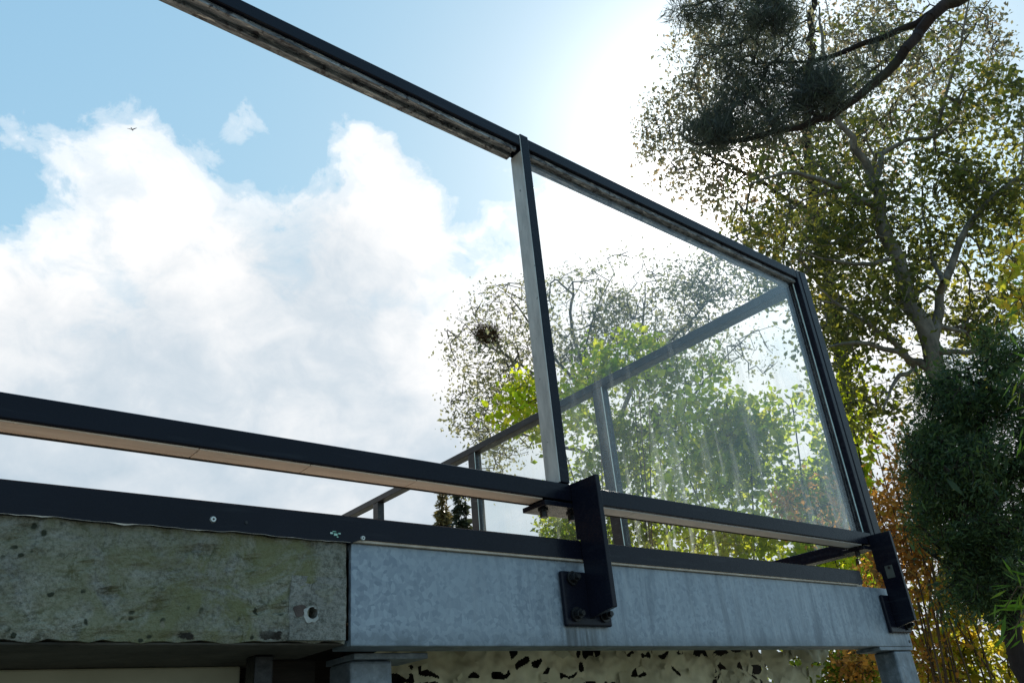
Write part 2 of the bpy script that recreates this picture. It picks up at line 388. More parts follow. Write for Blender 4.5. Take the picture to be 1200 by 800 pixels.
def thing(name, loc, label, cat, group=None):
    o = bpy.data.objects.new(name, None); col.objects.link(o); o.location = loc
    o.empty_display_size = 0.1
    return tag(o, label, cat, group)


def origin_of(parent):
    v = Vector((0, 0, 0))
    while parent is not None:
        v += parent.location; parent = parent.parent
    return v


class MB:
    """collects bevelled boxes, rods, prisms (world metres) into one mesh"""
    def __init__(s): s.bm = bmesh.new()

    def _merge(s, b):
        me = bpy.data.meshes.new('tmp'); b.to_mesh(me); b.free(); s.bm.from_mesh(me); bpy.data.meshes.remove(me)

    def box(s, a, b, bev=0.0015, seg=2):
        t = bmesh.new()
        bmesh.ops.create_cube(t, size=1)
        for v in t.verts:
            v.co = Vector([(a[i] + b[i]) / 2 + v.co[i] * (b[i] - a[i]) for i in range(3)])
        if bev > 0:
            bmesh.ops.bevel(t, geom=t.edges[:], offset=bev, segments=seg, affect='EDGES', profile=0.5)
        s._merge(t); return s

    def ubox(s, x, y, z, bev=0.0015, seg=2):
        return s.box(FP(x[0], y[0], z[0]), FP(x[1], y[1], z[1]), bev, seg)

    def prism(s, pts, vec, bev=0.0):
        t = bmesh.new()
        vs = [t.verts.new(p) for p in pts]; f = t.faces.new(vs)
        r = bmesh.ops.extrude_face_region(t, geom=[f])
        for e in r['geom']:
            if isinstance(e, bmesh.types.BMVert): e.co += Vector(vec)
        bmesh.ops.recalc_face_normals(t, faces=t.faces[:])
        if bev > 0: bmesh.ops.bevel(t, geom=t.edges[:], offset=bev, segments=2, affect='EDGES', profile=0.5)
        s._merge(t); return s

    def rod(s, a, b, r1, r2=None, n=16, bev=0.0):
        a = Vector(a); b = Vector(b); r2 = r1 if r2 is None else r2
        t = bmesh.new()
        bmesh.ops.create_cone(t, cap_ends=True, segments=n, radius1=r1, radius2=r2, depth=(b - a).length)
        q = (b - a).to_track_quat('Z', 'Y')
        for v in t.verts: v.co = q @ v.co + (a + b) / 2
        if bev > 0:
            ed = [e for e in t.edges if len(e.link_faces) == 2 and any(len(f.verts) > 4 for f in e.link_faces)]
            bmesh.ops.bevel(t, geom=ed, offset=bev, segments=2, affect='EDGES', profile=0.5)
        s._merge(t); return s

    def build(s, name, mat, parent=None, smooth=False):
        o_ = origin_of(parent)
        for v in s.bm.verts: v.co -= o_
        me = bpy.data.meshes.new(name); s.bm.to_mesh(me); s.bm.free()
        me.materials.append(MATS[mat] if isinstance(mat, str) else mat)
        if smooth:
            for p in me.polygons: p.use_smooth = True
        o = bpy.data.objects.new(name, me); col.objects.link(o)
        if parent is not None: o.parent = parent
        return o


def raw_mesh(name, V, Fc, mat, parent=None, smooth=False, uv=None):
    o_ = np.array(origin_of(parent))
    V = np.asarray(V, float) - o_
    me = bpy.data.meshes.new(name)
    if isinstance(Fc, np.ndarray):
        k = Fc.shape[1]; nF = len(Fc)
        me.vertices.add(len(V)); me.vertices.foreach_set('co', V.astype(np.float32).ravel())
        me.loops.add(nF * k); me.loops.foreach_set('vertex_index', Fc.astype(np.int32).ravel())
        me.polygons.add(nF); me.polygons.foreach_set('loop_start', np.arange(0, nF * k, k, dtype=np.int32))
        me.polygons.foreach_set('loop_total', np.full(nF, k, dtype=np.int32))
        me.update(calc_edges=True)
    else:
        me.from_pydata([tuple(v) for v in V], [], Fc); me.update()
    if uv is not None:
        ul = me.uv_layers.new(name='UVMap')
        for lp in me.loops: ul.data[lp.index].uv = uv[lp.vertex_index]
    me.materials.append(MATS[mat])
    if smooth: me.polygons.foreach_set('use_smooth', np.ones(len(me.polygons), bool))
    o = bpy.data.objects.new(name, me); col.objects.link(o)
    if parent is not None: o.parent = parent
    return o


# ------------------------------------------------------------------ setting: ground
n = 60
gx = np.linspace(-1, 1, n); gx = np.sign(gx) * np.abs(gx) ** 2.2 * 600
X, Y = np.meshgrid(gx, gx)
rr = np.hypot(X, Y)
Z = np.where(rr > 25, 0.25 * np.sin(X * 0.05) * np.cos(Y * 0.06), 0.0)
V = np.stack([X.ravel(), Y.ravel(), Z.ravel()], 1)
ii = np.arange(n * n).reshape(n, n)
Fq = np.stack([ii[:-1, :-1].ravel(), ii[:-1, 1:].ravel(), ii[1:, 1:].ravel(), ii[1:, :-1].ravel()], 1)
tag(raw_mesh('ground', V, Fq, 'ground', None, True), kind='structure')

# ------------------------------------------------------------------ deck: concrete slab, beam, flashing
# mossy concrete slab edge
slab = thing('concrete_slab', FP(-0.6, 1.3, 0.1439), 'old mossy concrete slab edge left of the grey steel beam', 'slab')
nx, nz = 220, 34
xs = np.linspace(-2.4, 0.5465, nx); zs = np.linspace(0.1439, 0.2735, nz)
GX, GZ = np.meshgrid(xs, zs)
GXf = GX.ravel() * D; GZf = GZ.ravel() * D
from mathutils import noise as mnoise


def fbm(p, o=4):
    return mnoise.fractal(Vector(p), 1.0, 2.0, o)


dy = np.array([0.005 * fbm((x * 7, z * 7, 1.3)) + 0.0032 * fbm((x * 45, z * 45, 5.1), 3) for x, z in zip(GXf, GZf)])
pits = np.array([max(0.0, fbm((x * 22, z * 26, 9.0), 3) - 0.42) for x, z in zip(GXf, GZf)])
dy += pits * 0.03
rag = np.array([0.007 * fbm((x * 26, 0.2, 3.0), 4) for x in GXf])
tz = np.clip((GZ.ravel() - 0.1439) / 0.012, 0, 1)
Zs = GZf + rag * (1 - tz)
corner = np.clip((GX.ravel() - 0.54) / 0.0065, 0, 1)
Ys = D + dy + 0.004 * corner + 0.004 * (1 - tz)
front = np.stack([GXf, Ys, CZ + Zs], 1)
ii = np.arange(nx * nz).reshape(nz, nx)
Fq = np.stack([ii[:-1, :-1].ravel(), ii[:-1, 1:].ravel(), ii[1:, 1:].ravel(), ii[1:, :-1].ravel()], 1).tolist()
Fq = [q for q in Fq if math.hypot(front[q, 0].mean() / D - 0.4963, (front[q, 2].mean() - CZ) / D - 0.1788) > 0.0085]
back = front[ii[0]].copy(); back[:, 1] = 1.30 * D; back[:, 2] = CZ + 0.1439 * D
topb = front[ii[-1]].copy(); topb[:, 1] = 1.30 * D
Vs = np.vstack([front, back, topb]); nb = nx * nz
for i in range(nx - 1):
    Fq.append([nb + i, nb + i + 1, int(ii[0, i + 1]), int(ii[0, i])])
    Fq.append([int(ii[-1, i]), int(ii[-1, i + 1]), nb + nx + i + 1, nb + nx + i])
Fq.append([int(k) for k in ii[:, -1]] + [nb + 2 * nx - 1, nb + nx - 1])
raw_mesh('slab_face', Vs, Fq, 'concrete', slab)
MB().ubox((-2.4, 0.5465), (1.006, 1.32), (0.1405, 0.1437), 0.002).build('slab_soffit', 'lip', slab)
# square mortar patch with a drilled hole
pt = MB()
seg = 20; cx, cz, rh = 0.4963, 0.1788, 0.0075
outer = [(0.4651, 0.1455), (0.5435, 0.1455), (0.5435, 0.2250), (0.4655, 0.2248)]
op = []
for k in range(4):
    a, b = outer[k], outer[(k + 1) % 4]
    for j in range(5): op.append((a[0] + (b[0] - a[0]) * j / 5, a[1] + (b[1] - a[1]) * j / 5))
op = sorted(op, key=lambda p: math.atan2(p[1] - cz, p[0] - cx))
Vp, Fp = [], []
for (x, z) in op:
    a = math.atan2(z - cz, x - cx)
    Vp.append(FP(x + 0.0012 * math.sin(90 * z) + 0.0006 * math.sin(310 * z), 0.9975, z)); Vp.append(FP(cx + rh * math.cos(a), 0.9975, cz + rh * math.sin(a)))
    Vp.append(FP(x, 1.012, z)); Vp.append(FP(cx + rh * math.cos(a), 1.03, cz + rh * math.sin(a)))
m_ = len(op)
for k in range(m_):
    a, b = 4 * k, 4 * ((k + 1) % m_)
    Fp += [[a, b, b + 1, a + 1], [a, a + 2, b + 2, b], [a + 1, b + 1, b + 3, a + 3]]
patch = raw_mesh('mortar_patch', Vp, Fp, 'mortar', slab)
ring = MB()


def rimr(a):
    return 0.0102 + 0.0032 * math.cos(a + 2.3) + 0.0009 * math.sin(5 * a) + 0.0007 * math.sin(9 * a + 1)


for k in range(40):
    a0, a1 = 2 * math.pi * k / 40, 2 * math.pi * (k + 1) / 40
    q = [FP(cx + r_ * math.cos(a), 0.9965, cz + r_ * math.sin(a)) for a, r_ in ((a0, 0.0074), (a1, 0.0074), (a1, rimr(a1)), (a0, rimr(a0)))]
    ring.prism(q, (0, 0.002, 0))
ring.build('hole_rim', 'rim', patch)
st_ = MB(); st_.prism([FP(0.4785 + 0.008 * (1 + 0.25 * math.sin(3 * t)) * math.cos(t), 0.9968, 0.181 + 0.0085 * (1 + 0.2 * math.sin(2 * t + 1)) * math.sin(t)) for t in [k * math.pi / 12 for k in range(24)]], (0, 0.0012, 0)); st_.build('rust_stain', 'rust', patch)

# galvanised beam (channel section, web facing out)
beam = thing('steel_beam', FP(1.3, 1.03, 0.1385), 'long galvanised grey steel beam carrying the deck edge', 'beam')
w = MB(); w.ubox((0.5535, 2.0893), (1.0, 1.008), (0.1385, 0.2735), 0.002); w.build('web', 'galv', beam)
w = MB(); w.ubox((0.5535, 2.0893), (1.0085, 1.052), (0.1387, 0.1475), 0.002); w.build('flange', 'galv', beam)
w = MB(); w.ubox((0.5535, 2.0893), (1.0085, 1.052), (0.2645, 0.2733), 0.002); w.build('flange', 'galv', beam)
for (x, z) in ((2.070, 0.2640), (2.078, 0.1500)):
    MB().rod(FP(x, 0.9985, z), FP(x, 1.0005, z), 0.0045, n=12).build('bolt_hole', 'bolt', beam)

# black edge flashing
fl = thing('edge_flashing', FP(0.5, 1.0, 0.272), 'black metal edge strip on top of the slab and beam', 'edge strip')
f = MB()
nn_ = 260
xs = np.linspace(-2.4, 1.9165, nn_)
lower = []
for x in xs:
    jag = 0.0013 * fbm((x * 30, 0.0, 2.2), 3) + (0.004 * max(0.0, fbm((x * 9, 4.0, 1.0), 2)) if 0.2 < x < 0.56 else 0)
    lower.append((x, (0.2715 if x < 0.553 else 0.2775) + (jag if x < 0.553 else 0)))
Vf = []
for (x, z) in lower: Vf.append(FP(x, 0.9925, z))
for x in xs: Vf.append(FP(x, 0.9925, 0.3075))
for x in xs: Vf.append(FP(x, 0.9945, 0.3092))
for x in xs: Vf.append(FP(x, 1.06, 0.3092))
for (x, z) in lower: Vf.append(FP(x, 1.06, z))
Ff = []
for r_ in range(4):
    for i in range(nn_ - 1):
        a = r_ * nn_ + i; Ff.append([a, a + 1, a + 1 + nn_, a + nn_])
for i in range(nn_ - 1): Ff.append([4 * nn_ + i, 4 * nn_ + i + 1, i + 1, i])
Ff.append([k * nn_ + nn_ - 1 for k in range(5)]); Ff.append([k * nn_ for k in reversed(range(5))])
raw_mesh('flashing_profile', Vf, Ff, 'black', fl)
# thin pale line painting the highlight between the strip and the beam
MB().ubox((0.556, 1.9), (0.9945, 1.02), (0.2738, 0.2774), 0.0005).build('highlight_line', 'pale_line', fl)
sv, sf = [], []
xs_ = np.linspace(-2.3, 0.548, 700)
for x in xs_:
    zb = 0.2715 + 0.0013 * fbm((x * 30, 0.0, 2.2), 3) + (0.004 * max(0.0, fbm((x * 9, 4.0, 1.0), 2)) if 0.2 < x < 0.56 else 0)
    h_ = 0.0001 + 0.0030 * max(0.0, fbm((x * 22, 3.0, 8.0), 3) - 0.12)
    sv += [FP(x, 0.9918, zb - h_), FP(x, 0.9918, zb + 0.0002)]
for i in range(len(xs_) - 1): sf.append([2 * i, 2 * i + 2, 2 * i + 3, 2 * i + 1])
raw_mesh('torn_sealant', sv, sf, 'pale_line', fl)
for (x, z, r_) in ((0.357, 0.2861, 0.0042), (0.5675, 0.2795, 0.0036)):
    s_ = MB().rod(FP(x, 0.9925, z), FP(x, 0.9905, z), r_ * D, r_ * D * 0.75, 18).build('screw', 'screw', fl)
    MB().rod(FP(x, 0.9905, z), FP(x, 0.9902, z), r_ * D * 0.35, n=6).build('screw_recess', 'bolt', s_)
st = MB()
for (x, z) in ((0.3995, 0.2860),):
    st.rod(FP(x, 0.9925, z), FP(x, 0.9915, z), 0.0028, n=14)
st.build('screw_hole', 'bolt', fl)
st = MB()
for (dx, dz_, w_, h_) in ((-0.006, 0.001, 0.004, 0.0022), (0.0, -0.0005, 0.005, 0.003), (0.0055, 0.0012, 0.0035, 0.0018), (-0.002, 0.0035, 0.005, 0.0012), (0.003, -0.0035, 0.002, 0.0015)):
    st.ubox((0.5253 + dx - w_ / 2, 0.5253 + dx + w_ / 2), (0.9915, 0.9925), (0.2815 + dz_ - h_ / 2, 0.2815 + dz_ + h_ / 2), 0)
st.build('sticker_remnant', 'sticker', fl)

# deck floor boards (a real floor behind the strip)
dk = thing('deck_floor', FP(0, 2.5, 0.27), 'raised wooden deck floor behind the black edge strip', 'deck')
b_ = MB()
y = 1.065
while y < 3.9:
    b_.ubox((-2.4, 2.05), (y, y + 0.085), (0.285, 0.302), 0.002); y += 0.090
b_.build('deck_boards', 'deckwood', dk)
j_ = MB()
for x in np.arange(0.62, 2.05, 0.33):
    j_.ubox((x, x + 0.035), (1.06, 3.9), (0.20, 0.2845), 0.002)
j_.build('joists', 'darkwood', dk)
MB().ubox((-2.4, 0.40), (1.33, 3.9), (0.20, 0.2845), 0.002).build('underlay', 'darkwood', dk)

# house wall under the slab, dark backing added so the net holes read as shade
hw = thing('basement_wall', (0, 1.3 * D, 0), 'cream rendered wall under the mossy concrete slab', 'wall')
b_ = MB(); b_.box((-3.2, 1.205 * D, -0.05), (0.407 * 1.205 * D, 1.33 * D, CZ + 0.1402 * D), 0.004); b_.build('wall', 'wall', hw)
bw = thing('net_backing', (1.0, 1.3 * D, 0), 'added dark board backing that makes the camouflage net holes read dark', 'wall')
b_ = MB()
x = 0.60 * D
while x < 1.84 * D:
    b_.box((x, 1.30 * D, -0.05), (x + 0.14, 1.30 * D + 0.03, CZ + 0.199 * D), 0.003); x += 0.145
b_.build('added_backing_boards', 'darkwood', bw)

# ------------------------------------------------------------------ columns
def column(x0, x1, y0, y1, cap, label, front_stiff=False):
    c = thing('steel_column', FP((x0 + x1) / 2, (y0 + y1) / 2, 0)[:2] + (0,), label, 'column', 'steel columns under the beam')
    zc = cap[4]
    MB().box((x0 * D, y0 * D, 0.008), (x1 * D, y1 * D, CZ + (zc - 0.0085) * D), 0.006, 3).build('shaft', 'galv', c)
    MB().ubox((cap[0], cap[1]), (cap[2], cap[3]), (zc - 0.008, zc), 0.0015).build('cap_plate', 'galv', c)
    MB().box((x0 * D - 0.05, y0 * D - 0.04, 0.0), (x1 * D + 0.05, y1 * D + 0.04, 0.0085), 0.002).build('base_plate', 'galv', c)
    return c


column(0.590, 0.657, 1.066, 1.13, (0.590, 0.712, 1.0565, 1.14, 0.1375), 'galvanised steel column under the left end of the beam')
column(2.000, 2.083, 1.004, 1.058, (1.93, 2.088, 1.001, 1.062, 0.1383), 'galvanised steel column under the right end of the beam')

# black pipe clamp under the slab
pc = thing('pipe_clamp', FP(0.45, 1.1, 0.05), 'black pipe clamp hanging under the concrete slab end', 'clamp')
MB().ubox((0.462, 0.488), (1.09, 1.12), (0.095, 0.1400), 0.003).build('hanger', 'bolt', pc)
MB().rod(FP(0.448, 1.105, 0.083), FP(0.500, 1.105, 0.083), 0.019, n=20, bev=0.003).build('clamp_ring', 'bolt', pc)
MB().rod(FP(0.475, 1.105, 0.083), FP(0.475, 1.105, -0.9), 0.015, n=16).build('pipe', 'bolt', pc)
tb = thing('timber_bearer', FP(0.52, 1.15, 0.1), 'dark timber bearer under the slab beside the column', 'timber')
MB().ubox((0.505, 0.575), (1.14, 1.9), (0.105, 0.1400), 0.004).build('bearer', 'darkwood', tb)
MB().ubox((0.512, 0.568), (1.16, 1.19), (-0.9, 0.1045), 0.004).build('stub_post', 'stem_brown', tb)

# ------------------------------------------------------------------ front railing
RT, RTB = 1.201, 1.1715        # top rail
BT, BB = 0.4115, 0.3800        # bottom rail
RW = 0.0445                    # rail depth
XL = -0.75
front = thing('front_railing', FP(0.7, 1.0, BB), 'black metal railing along the front deck edge with one glazed bay at its right', 'railing')
XC0, XC1 = 2.0385, 2.092


def rail_box(mb, x0, x1, z0, z1, y0=1.0):
    mb.ubox((x0, x1), (y0, y0 + RW), (z0, z1), 0.003, 3)


tr = MB(); rail_box(tr, XL, XC0 - 0.0005, RTB, RT); top = tr.build('top_rail', 'black', front)
# glazing channel lips underneath the top rail
for (xa, xb) in ((XL, 0.9605), (0.9915, XC0 - 0.001)):
    c_ = MB()
    c_.ubox((xa, xb), (1.0085, 1.0155), (RTB - 0.010, RTB - 0.0003), 0.0006)
    c_.ubox((xa, xb), (1.030, 1.0435), (RTB - 0.0125, RTB - 0.0003), 0.0006)
    c_.ubox((xa, xb), (1.0158, 1.0297), (RTB - 0.003, RTB - 0.0003), 0.0003)
    c_.build('glazing_channel', 'channel', top)
br = MB(); rail_box(br, XL, XC0 - 0.0005, BB, BT); bot = br.build('bottom_rail', 'black', front)
# pale strip painting the sunlit deck's reflection under the bottom rail, in lengths
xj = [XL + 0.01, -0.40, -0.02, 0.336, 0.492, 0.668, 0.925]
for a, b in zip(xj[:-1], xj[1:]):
    MB().ubox((a + 0.0006, b - 0.0006), (1.004, 1.039), (BB - 0.0022, BB - 0.0003), 0.0004).build('deck_reflection_strip', 'strip', bot)
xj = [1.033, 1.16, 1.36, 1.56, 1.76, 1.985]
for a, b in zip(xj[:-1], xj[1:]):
    MB().ubox((a + 0.0006, b - 0.0006), (1.004, 1.039), (BB - 0.0022, BB - 0.0003), 0.0004).build('deck_reflection_strip', 'strip', bot)
MB().ubox((XL, 2.03), (1.0395, 1.0435), (BB - 0.0034, BB - 0.0003), 0.0004).build('rear_lip', 'darkwood', bot)

# middle post
p_ = MB(); p_.ubox((0.9665, 0.9895), (0.998, 1.036), (BT + 0.0003, RT + 0.004), 0.0025, 3)
post = p_.build('post', 'black', front)
MB().ubox((0.9655, 0.9664), (1.0005, 1.0355), (BT + 0.001, RTB - 0.0135), 0.0005).build('side_face', 'galvface', post)
MB().ubox((0.9648, 0.9667), (0.9985, 1.0003), (BT + 0.001, RT - 0.002), 0.0004).build('edge_trim', 'galvface', post)
# end post far left (supports the rail outside the picture)
p_ = MB(); p_.ubox((XL - 0.025, XL - 0.0005), (0.998, 1.042), (0.30, RT + 0.004), 0.0025, 3); p_.build('post', 'black', front)
# corner post: two sections side by side with a groove
p_ = MB(); p_.ubox((XC0, 2.0565), (1.0, 1.042), (BB - 0.002, RT), 0.0025, 3)
p_.ubox((2.0575, XC1), (0.9985, 1.060), (BB - 0.002, RT + 0.002), 0.0025, 3)
p_.build('corner_post', 'black', front)
# glass pane
pane = MB(); pane.ubox((0.9905, 2.0375), (1.0175, 1.0215), (BT + 0.001, RTB - 0.0032), 0.0, 1)
pane_o = pane.build('glass_pane', 'glass_front', front)
MB().ubox((2.0330, 2.0375), (1.016, 1.017), (BT + 0.002, RTB - 0.013), 0.0002).build('gasket', 'glass_edge', front)


# brackets
def bolt(mb, x, z, y=0.99, r=0.0078):
    mb.rod(FP(x, y, z), FP(x, y - 0.004, z), r * 1.45 * D, n=18, bev=0.0006)
    mb.rod(FP(x, y - 0.004, z), FP(x, y - 0.013, z), r * D, n=6, bev=0.0008)
    mb.rod(FP(x, y - 0.013, z), FP(x, y - 0.019, z), r * 0.55 * D, n=12, bev=0.0005)


def bracket(xw, th, px0, px1, near=0.935, plate_z=(0.168, 0.2555), topn=0.4108, label=None):
    b = MB()
    pts = [FP(xw, 0.9995, topn), FP(xw, near, topn), FP(xw, near, 0.190), FP(xw, 0.960, 0.186), FP(xw, 0.9905, 0.180), FP(xw, 0.9905, 0.270), FP(xw, 0.9915, 0.31), FP(xw, 0.9995, 0.312)]
    b.prism(pts, (th * D, 0, 0), 0.0012)
    o = b.build('bracket', 'black', front)
    q = MB(); q.ubox((px0, px1), (0.9905, 0.9995), plate_z, 0.004, 3)
    q.build('base_plate', 'black', o)
    for bx in (px0 + 0.021, px1 - 0.0185):
        for bz in (plate_z[0] + 0.018, plate_z[1] - 0.012):
            if xw - 0.012 < bx < xw + th + 0.012: continue
            k = MB(); bolt(k, bx, bz); k.build('bolt', 'bolt', o)
    return o


b1 = bracket(0.9895, 0.0100, 0.9365, 1.041)
t_ = MB(); t_.ubox((0.925, 1.030), (0.9995, 1.060), (BB - 0.0125, BB - 0.0038), 0.0012); tabo = t_.build('rail_tab', 'black', b1)
for (x, y) in ((0.945, 1.028), (1.012, 1.028)):
    k = MB(); k.rod(FP(x, y, BB - 0.0125), FP(x, y, BB - 0.0155), 0.0125, n=16, bev=0.0006)
    k.rod(FP(x, y, BB - 0.0155), FP(x, y, BB - 0.026), 0.0092, n=6, bev=0.001); k.build('bolt', 'bolt', b1)
b2 = bracket(2.0160, 0.0100, 1.9870, 2.0860, near=0.942, topn=0.402)
t_ = MB(); t_.ubox((1.985, 2.034), (0.9995, 1.060), (BB - 0.0125, BB - 0.0038), 0.0012); t_.build('rail_tab', 'black', b2)
k = MB(); k.rod(FP(1.998, 1.028, BB - 0.0125), FP(1.998, 1.028, BB - 0.024), 0.0092, n=6, bev=0.001); k.build('bolt', 'bolt', b2)
lb = MB(); lb.ubox((2.0148, 2.01575), (0.958, 0.978), (0.292, 0.322), 0.0004); lbo = lb.build('web_plate', 'plate', b2)
MB().rod(FP(2.0147, 0.967, 0.3165), FP(2.0140, 0.967, 0.3165), 0.0048, n=14).build('web_hole', 'bolt', lbo)

# ------------------------------------------------------------------ side railing
side = thing('side_railing', FP(2.09, 2.4, BB), 'weathered black railing with dirty glass running back from the corner', 'railing')
XI, XO = 2.070, 2.114
ZT = 1.1975
def side_rail(z0, z1, y0, y1, nm, mat):
    return MB().ubox((XI, XO), (y0, y1), (z0, z1), 0.003, 3).build(nm, mat, side)


side_rail(ZT - 0.030, ZT, 1.0605, 4.6, 'top_rail', 'black_dusty')
side_rail(BB, BT, 1.0605, 4.6, 'bottom_rail', 'black')
for yc in (1.892, 2.680, 3.495, 4.35):
    po = MB().ubox((XI + 0.001, XO - 0.006), (yc - 0.024, yc + 0.024), (BT + 0.0004, ZT - 0.0304), 0.0025, 3).build('post', 'black_dusty', side)
    if yc < 3:
        MB().ubox((XI + 0.0003, XI + 0.0012), (yc - 0.0275, yc - 0.0245), (BT + 0.001, ZT - 0.031), 0.0002).build('glass_edge', 'glass_edge', side)  # pale strip paints the highlight along the pane edge
for (y0, y1) in ((1.063, 1.864), (1.920, 2.652)):
    MB().ubox((XI + 0.016, XI + 0.020), (y0, y1), (BT + 0.0005, ZT - 0.0306), 0.0, 1).build('glass_pane', 'glass_side', side)


# ------------------------------------------------------------------ camouflage net
net = None
def make_net():
    nu, nv = 640, 150
    x0, x1, zt, zb = 0.70, 2.03, 0.178, -0.12
    V = np.zeros((nv, nu, 3))
    keep = np.ones((nv - 1, nu - 1), bool)
    for j in range(nv):
        for i in range(nu):
            u, v = i / (nu - 1), j / (nv - 1)
            xr = x1 - 0.28 * v - 0.06 * max(0, v - 0.25)
            sag = 0.012 * math.sin(u * 9 + 0.6)
            x = x0 + (xr - x0) * u
            z = zt + (zb - zt) * v + sag * (1 - v) - (0.03 * max(0, 1 - u / 0.12) ** 1.5)
            f1 = fbm((x * 5, z * 6, 0.4), 4); f2 = fbm((x * 19, z * 21, 2.4), 3)
            V[j, i] = FP(x + 0.006 * f2, 1.19 + 0.022 * f1 + 0.013 * f2, z)
    Fl = []
    idx = np.arange(nu * nv).reshape(nv, nu)
    for j in range(nv - 1):
        for i in range(nu - 1):
            x, _, z = V[j, i]
            h = mnoise.cell_vector(Vector((0, 0, 0)))
            d = mnoise.voronoi(Vector((x * 17 + 1.5 * fbm((x * 12, z * 12, 7), 2), z * 25, 0.5)))[0]
            g = fbm((x * 9, z * 9, 12.0), 2)
            if d[0] < 0.33 + 0.16 * g and j > 1: continue
            Fl.append([int(idx[j, i]), int(idx[j, i + 1]), int(idx[j + 1, i + 1]), int(idx[j + 1, i])])
    Vf = V.reshape(-1, 3)
    # loose cut flaps
    fv, ff = [], []
    r2 = random.Random(5)
    base = len(Vf)
    for k in range(230):
        i, j = r2.randrange(4, nu - 4), r2.randrange(2, nv - 4)
        c = Vf[idx[j, i]]; a = r2.uniform(0, 6.28); L = r2.uniform(0.015, 0.04); wd = L * r2.uniform(0.3, 0.6)
        ux, uz = math.cos(a), math.sin(a)
        out = -r2.uniform(0.004, 0.022)
        q = [(c[0], c[1] - 0.002, c[2]), (c[0] + ux * L * .5 - uz * wd, c[1] + out * .5, c[2] + uz * L * .5 + ux * wd), (c[0] + ux * L, c[1] + out, c[2] + uz * L), (c[0] + ux * L * .5 + uz * wd, c[1] + out * .5, c[2] + uz * L * .5 - ux * wd)]
        b = base + len(fv); fv += q; ff.append([b, b + 1, b + 2, b + 3])
    o = raw_mesh('camouflage_net', np.vstack([Vf, np.array(fv)]), Fl + ff, 'net', None, True)
    return tag(o, 'olive camouflage net with leaf cut holes hanging under the grey beam', 'net')


make_net()


# ------------------------------------------------------------------ trees
def px_path(pts, dist):
    out = []
    for p in pts:
        d = p[2] if len(p) > 2 else dist
        out.append(at(p[0], p[1], d))
    return out


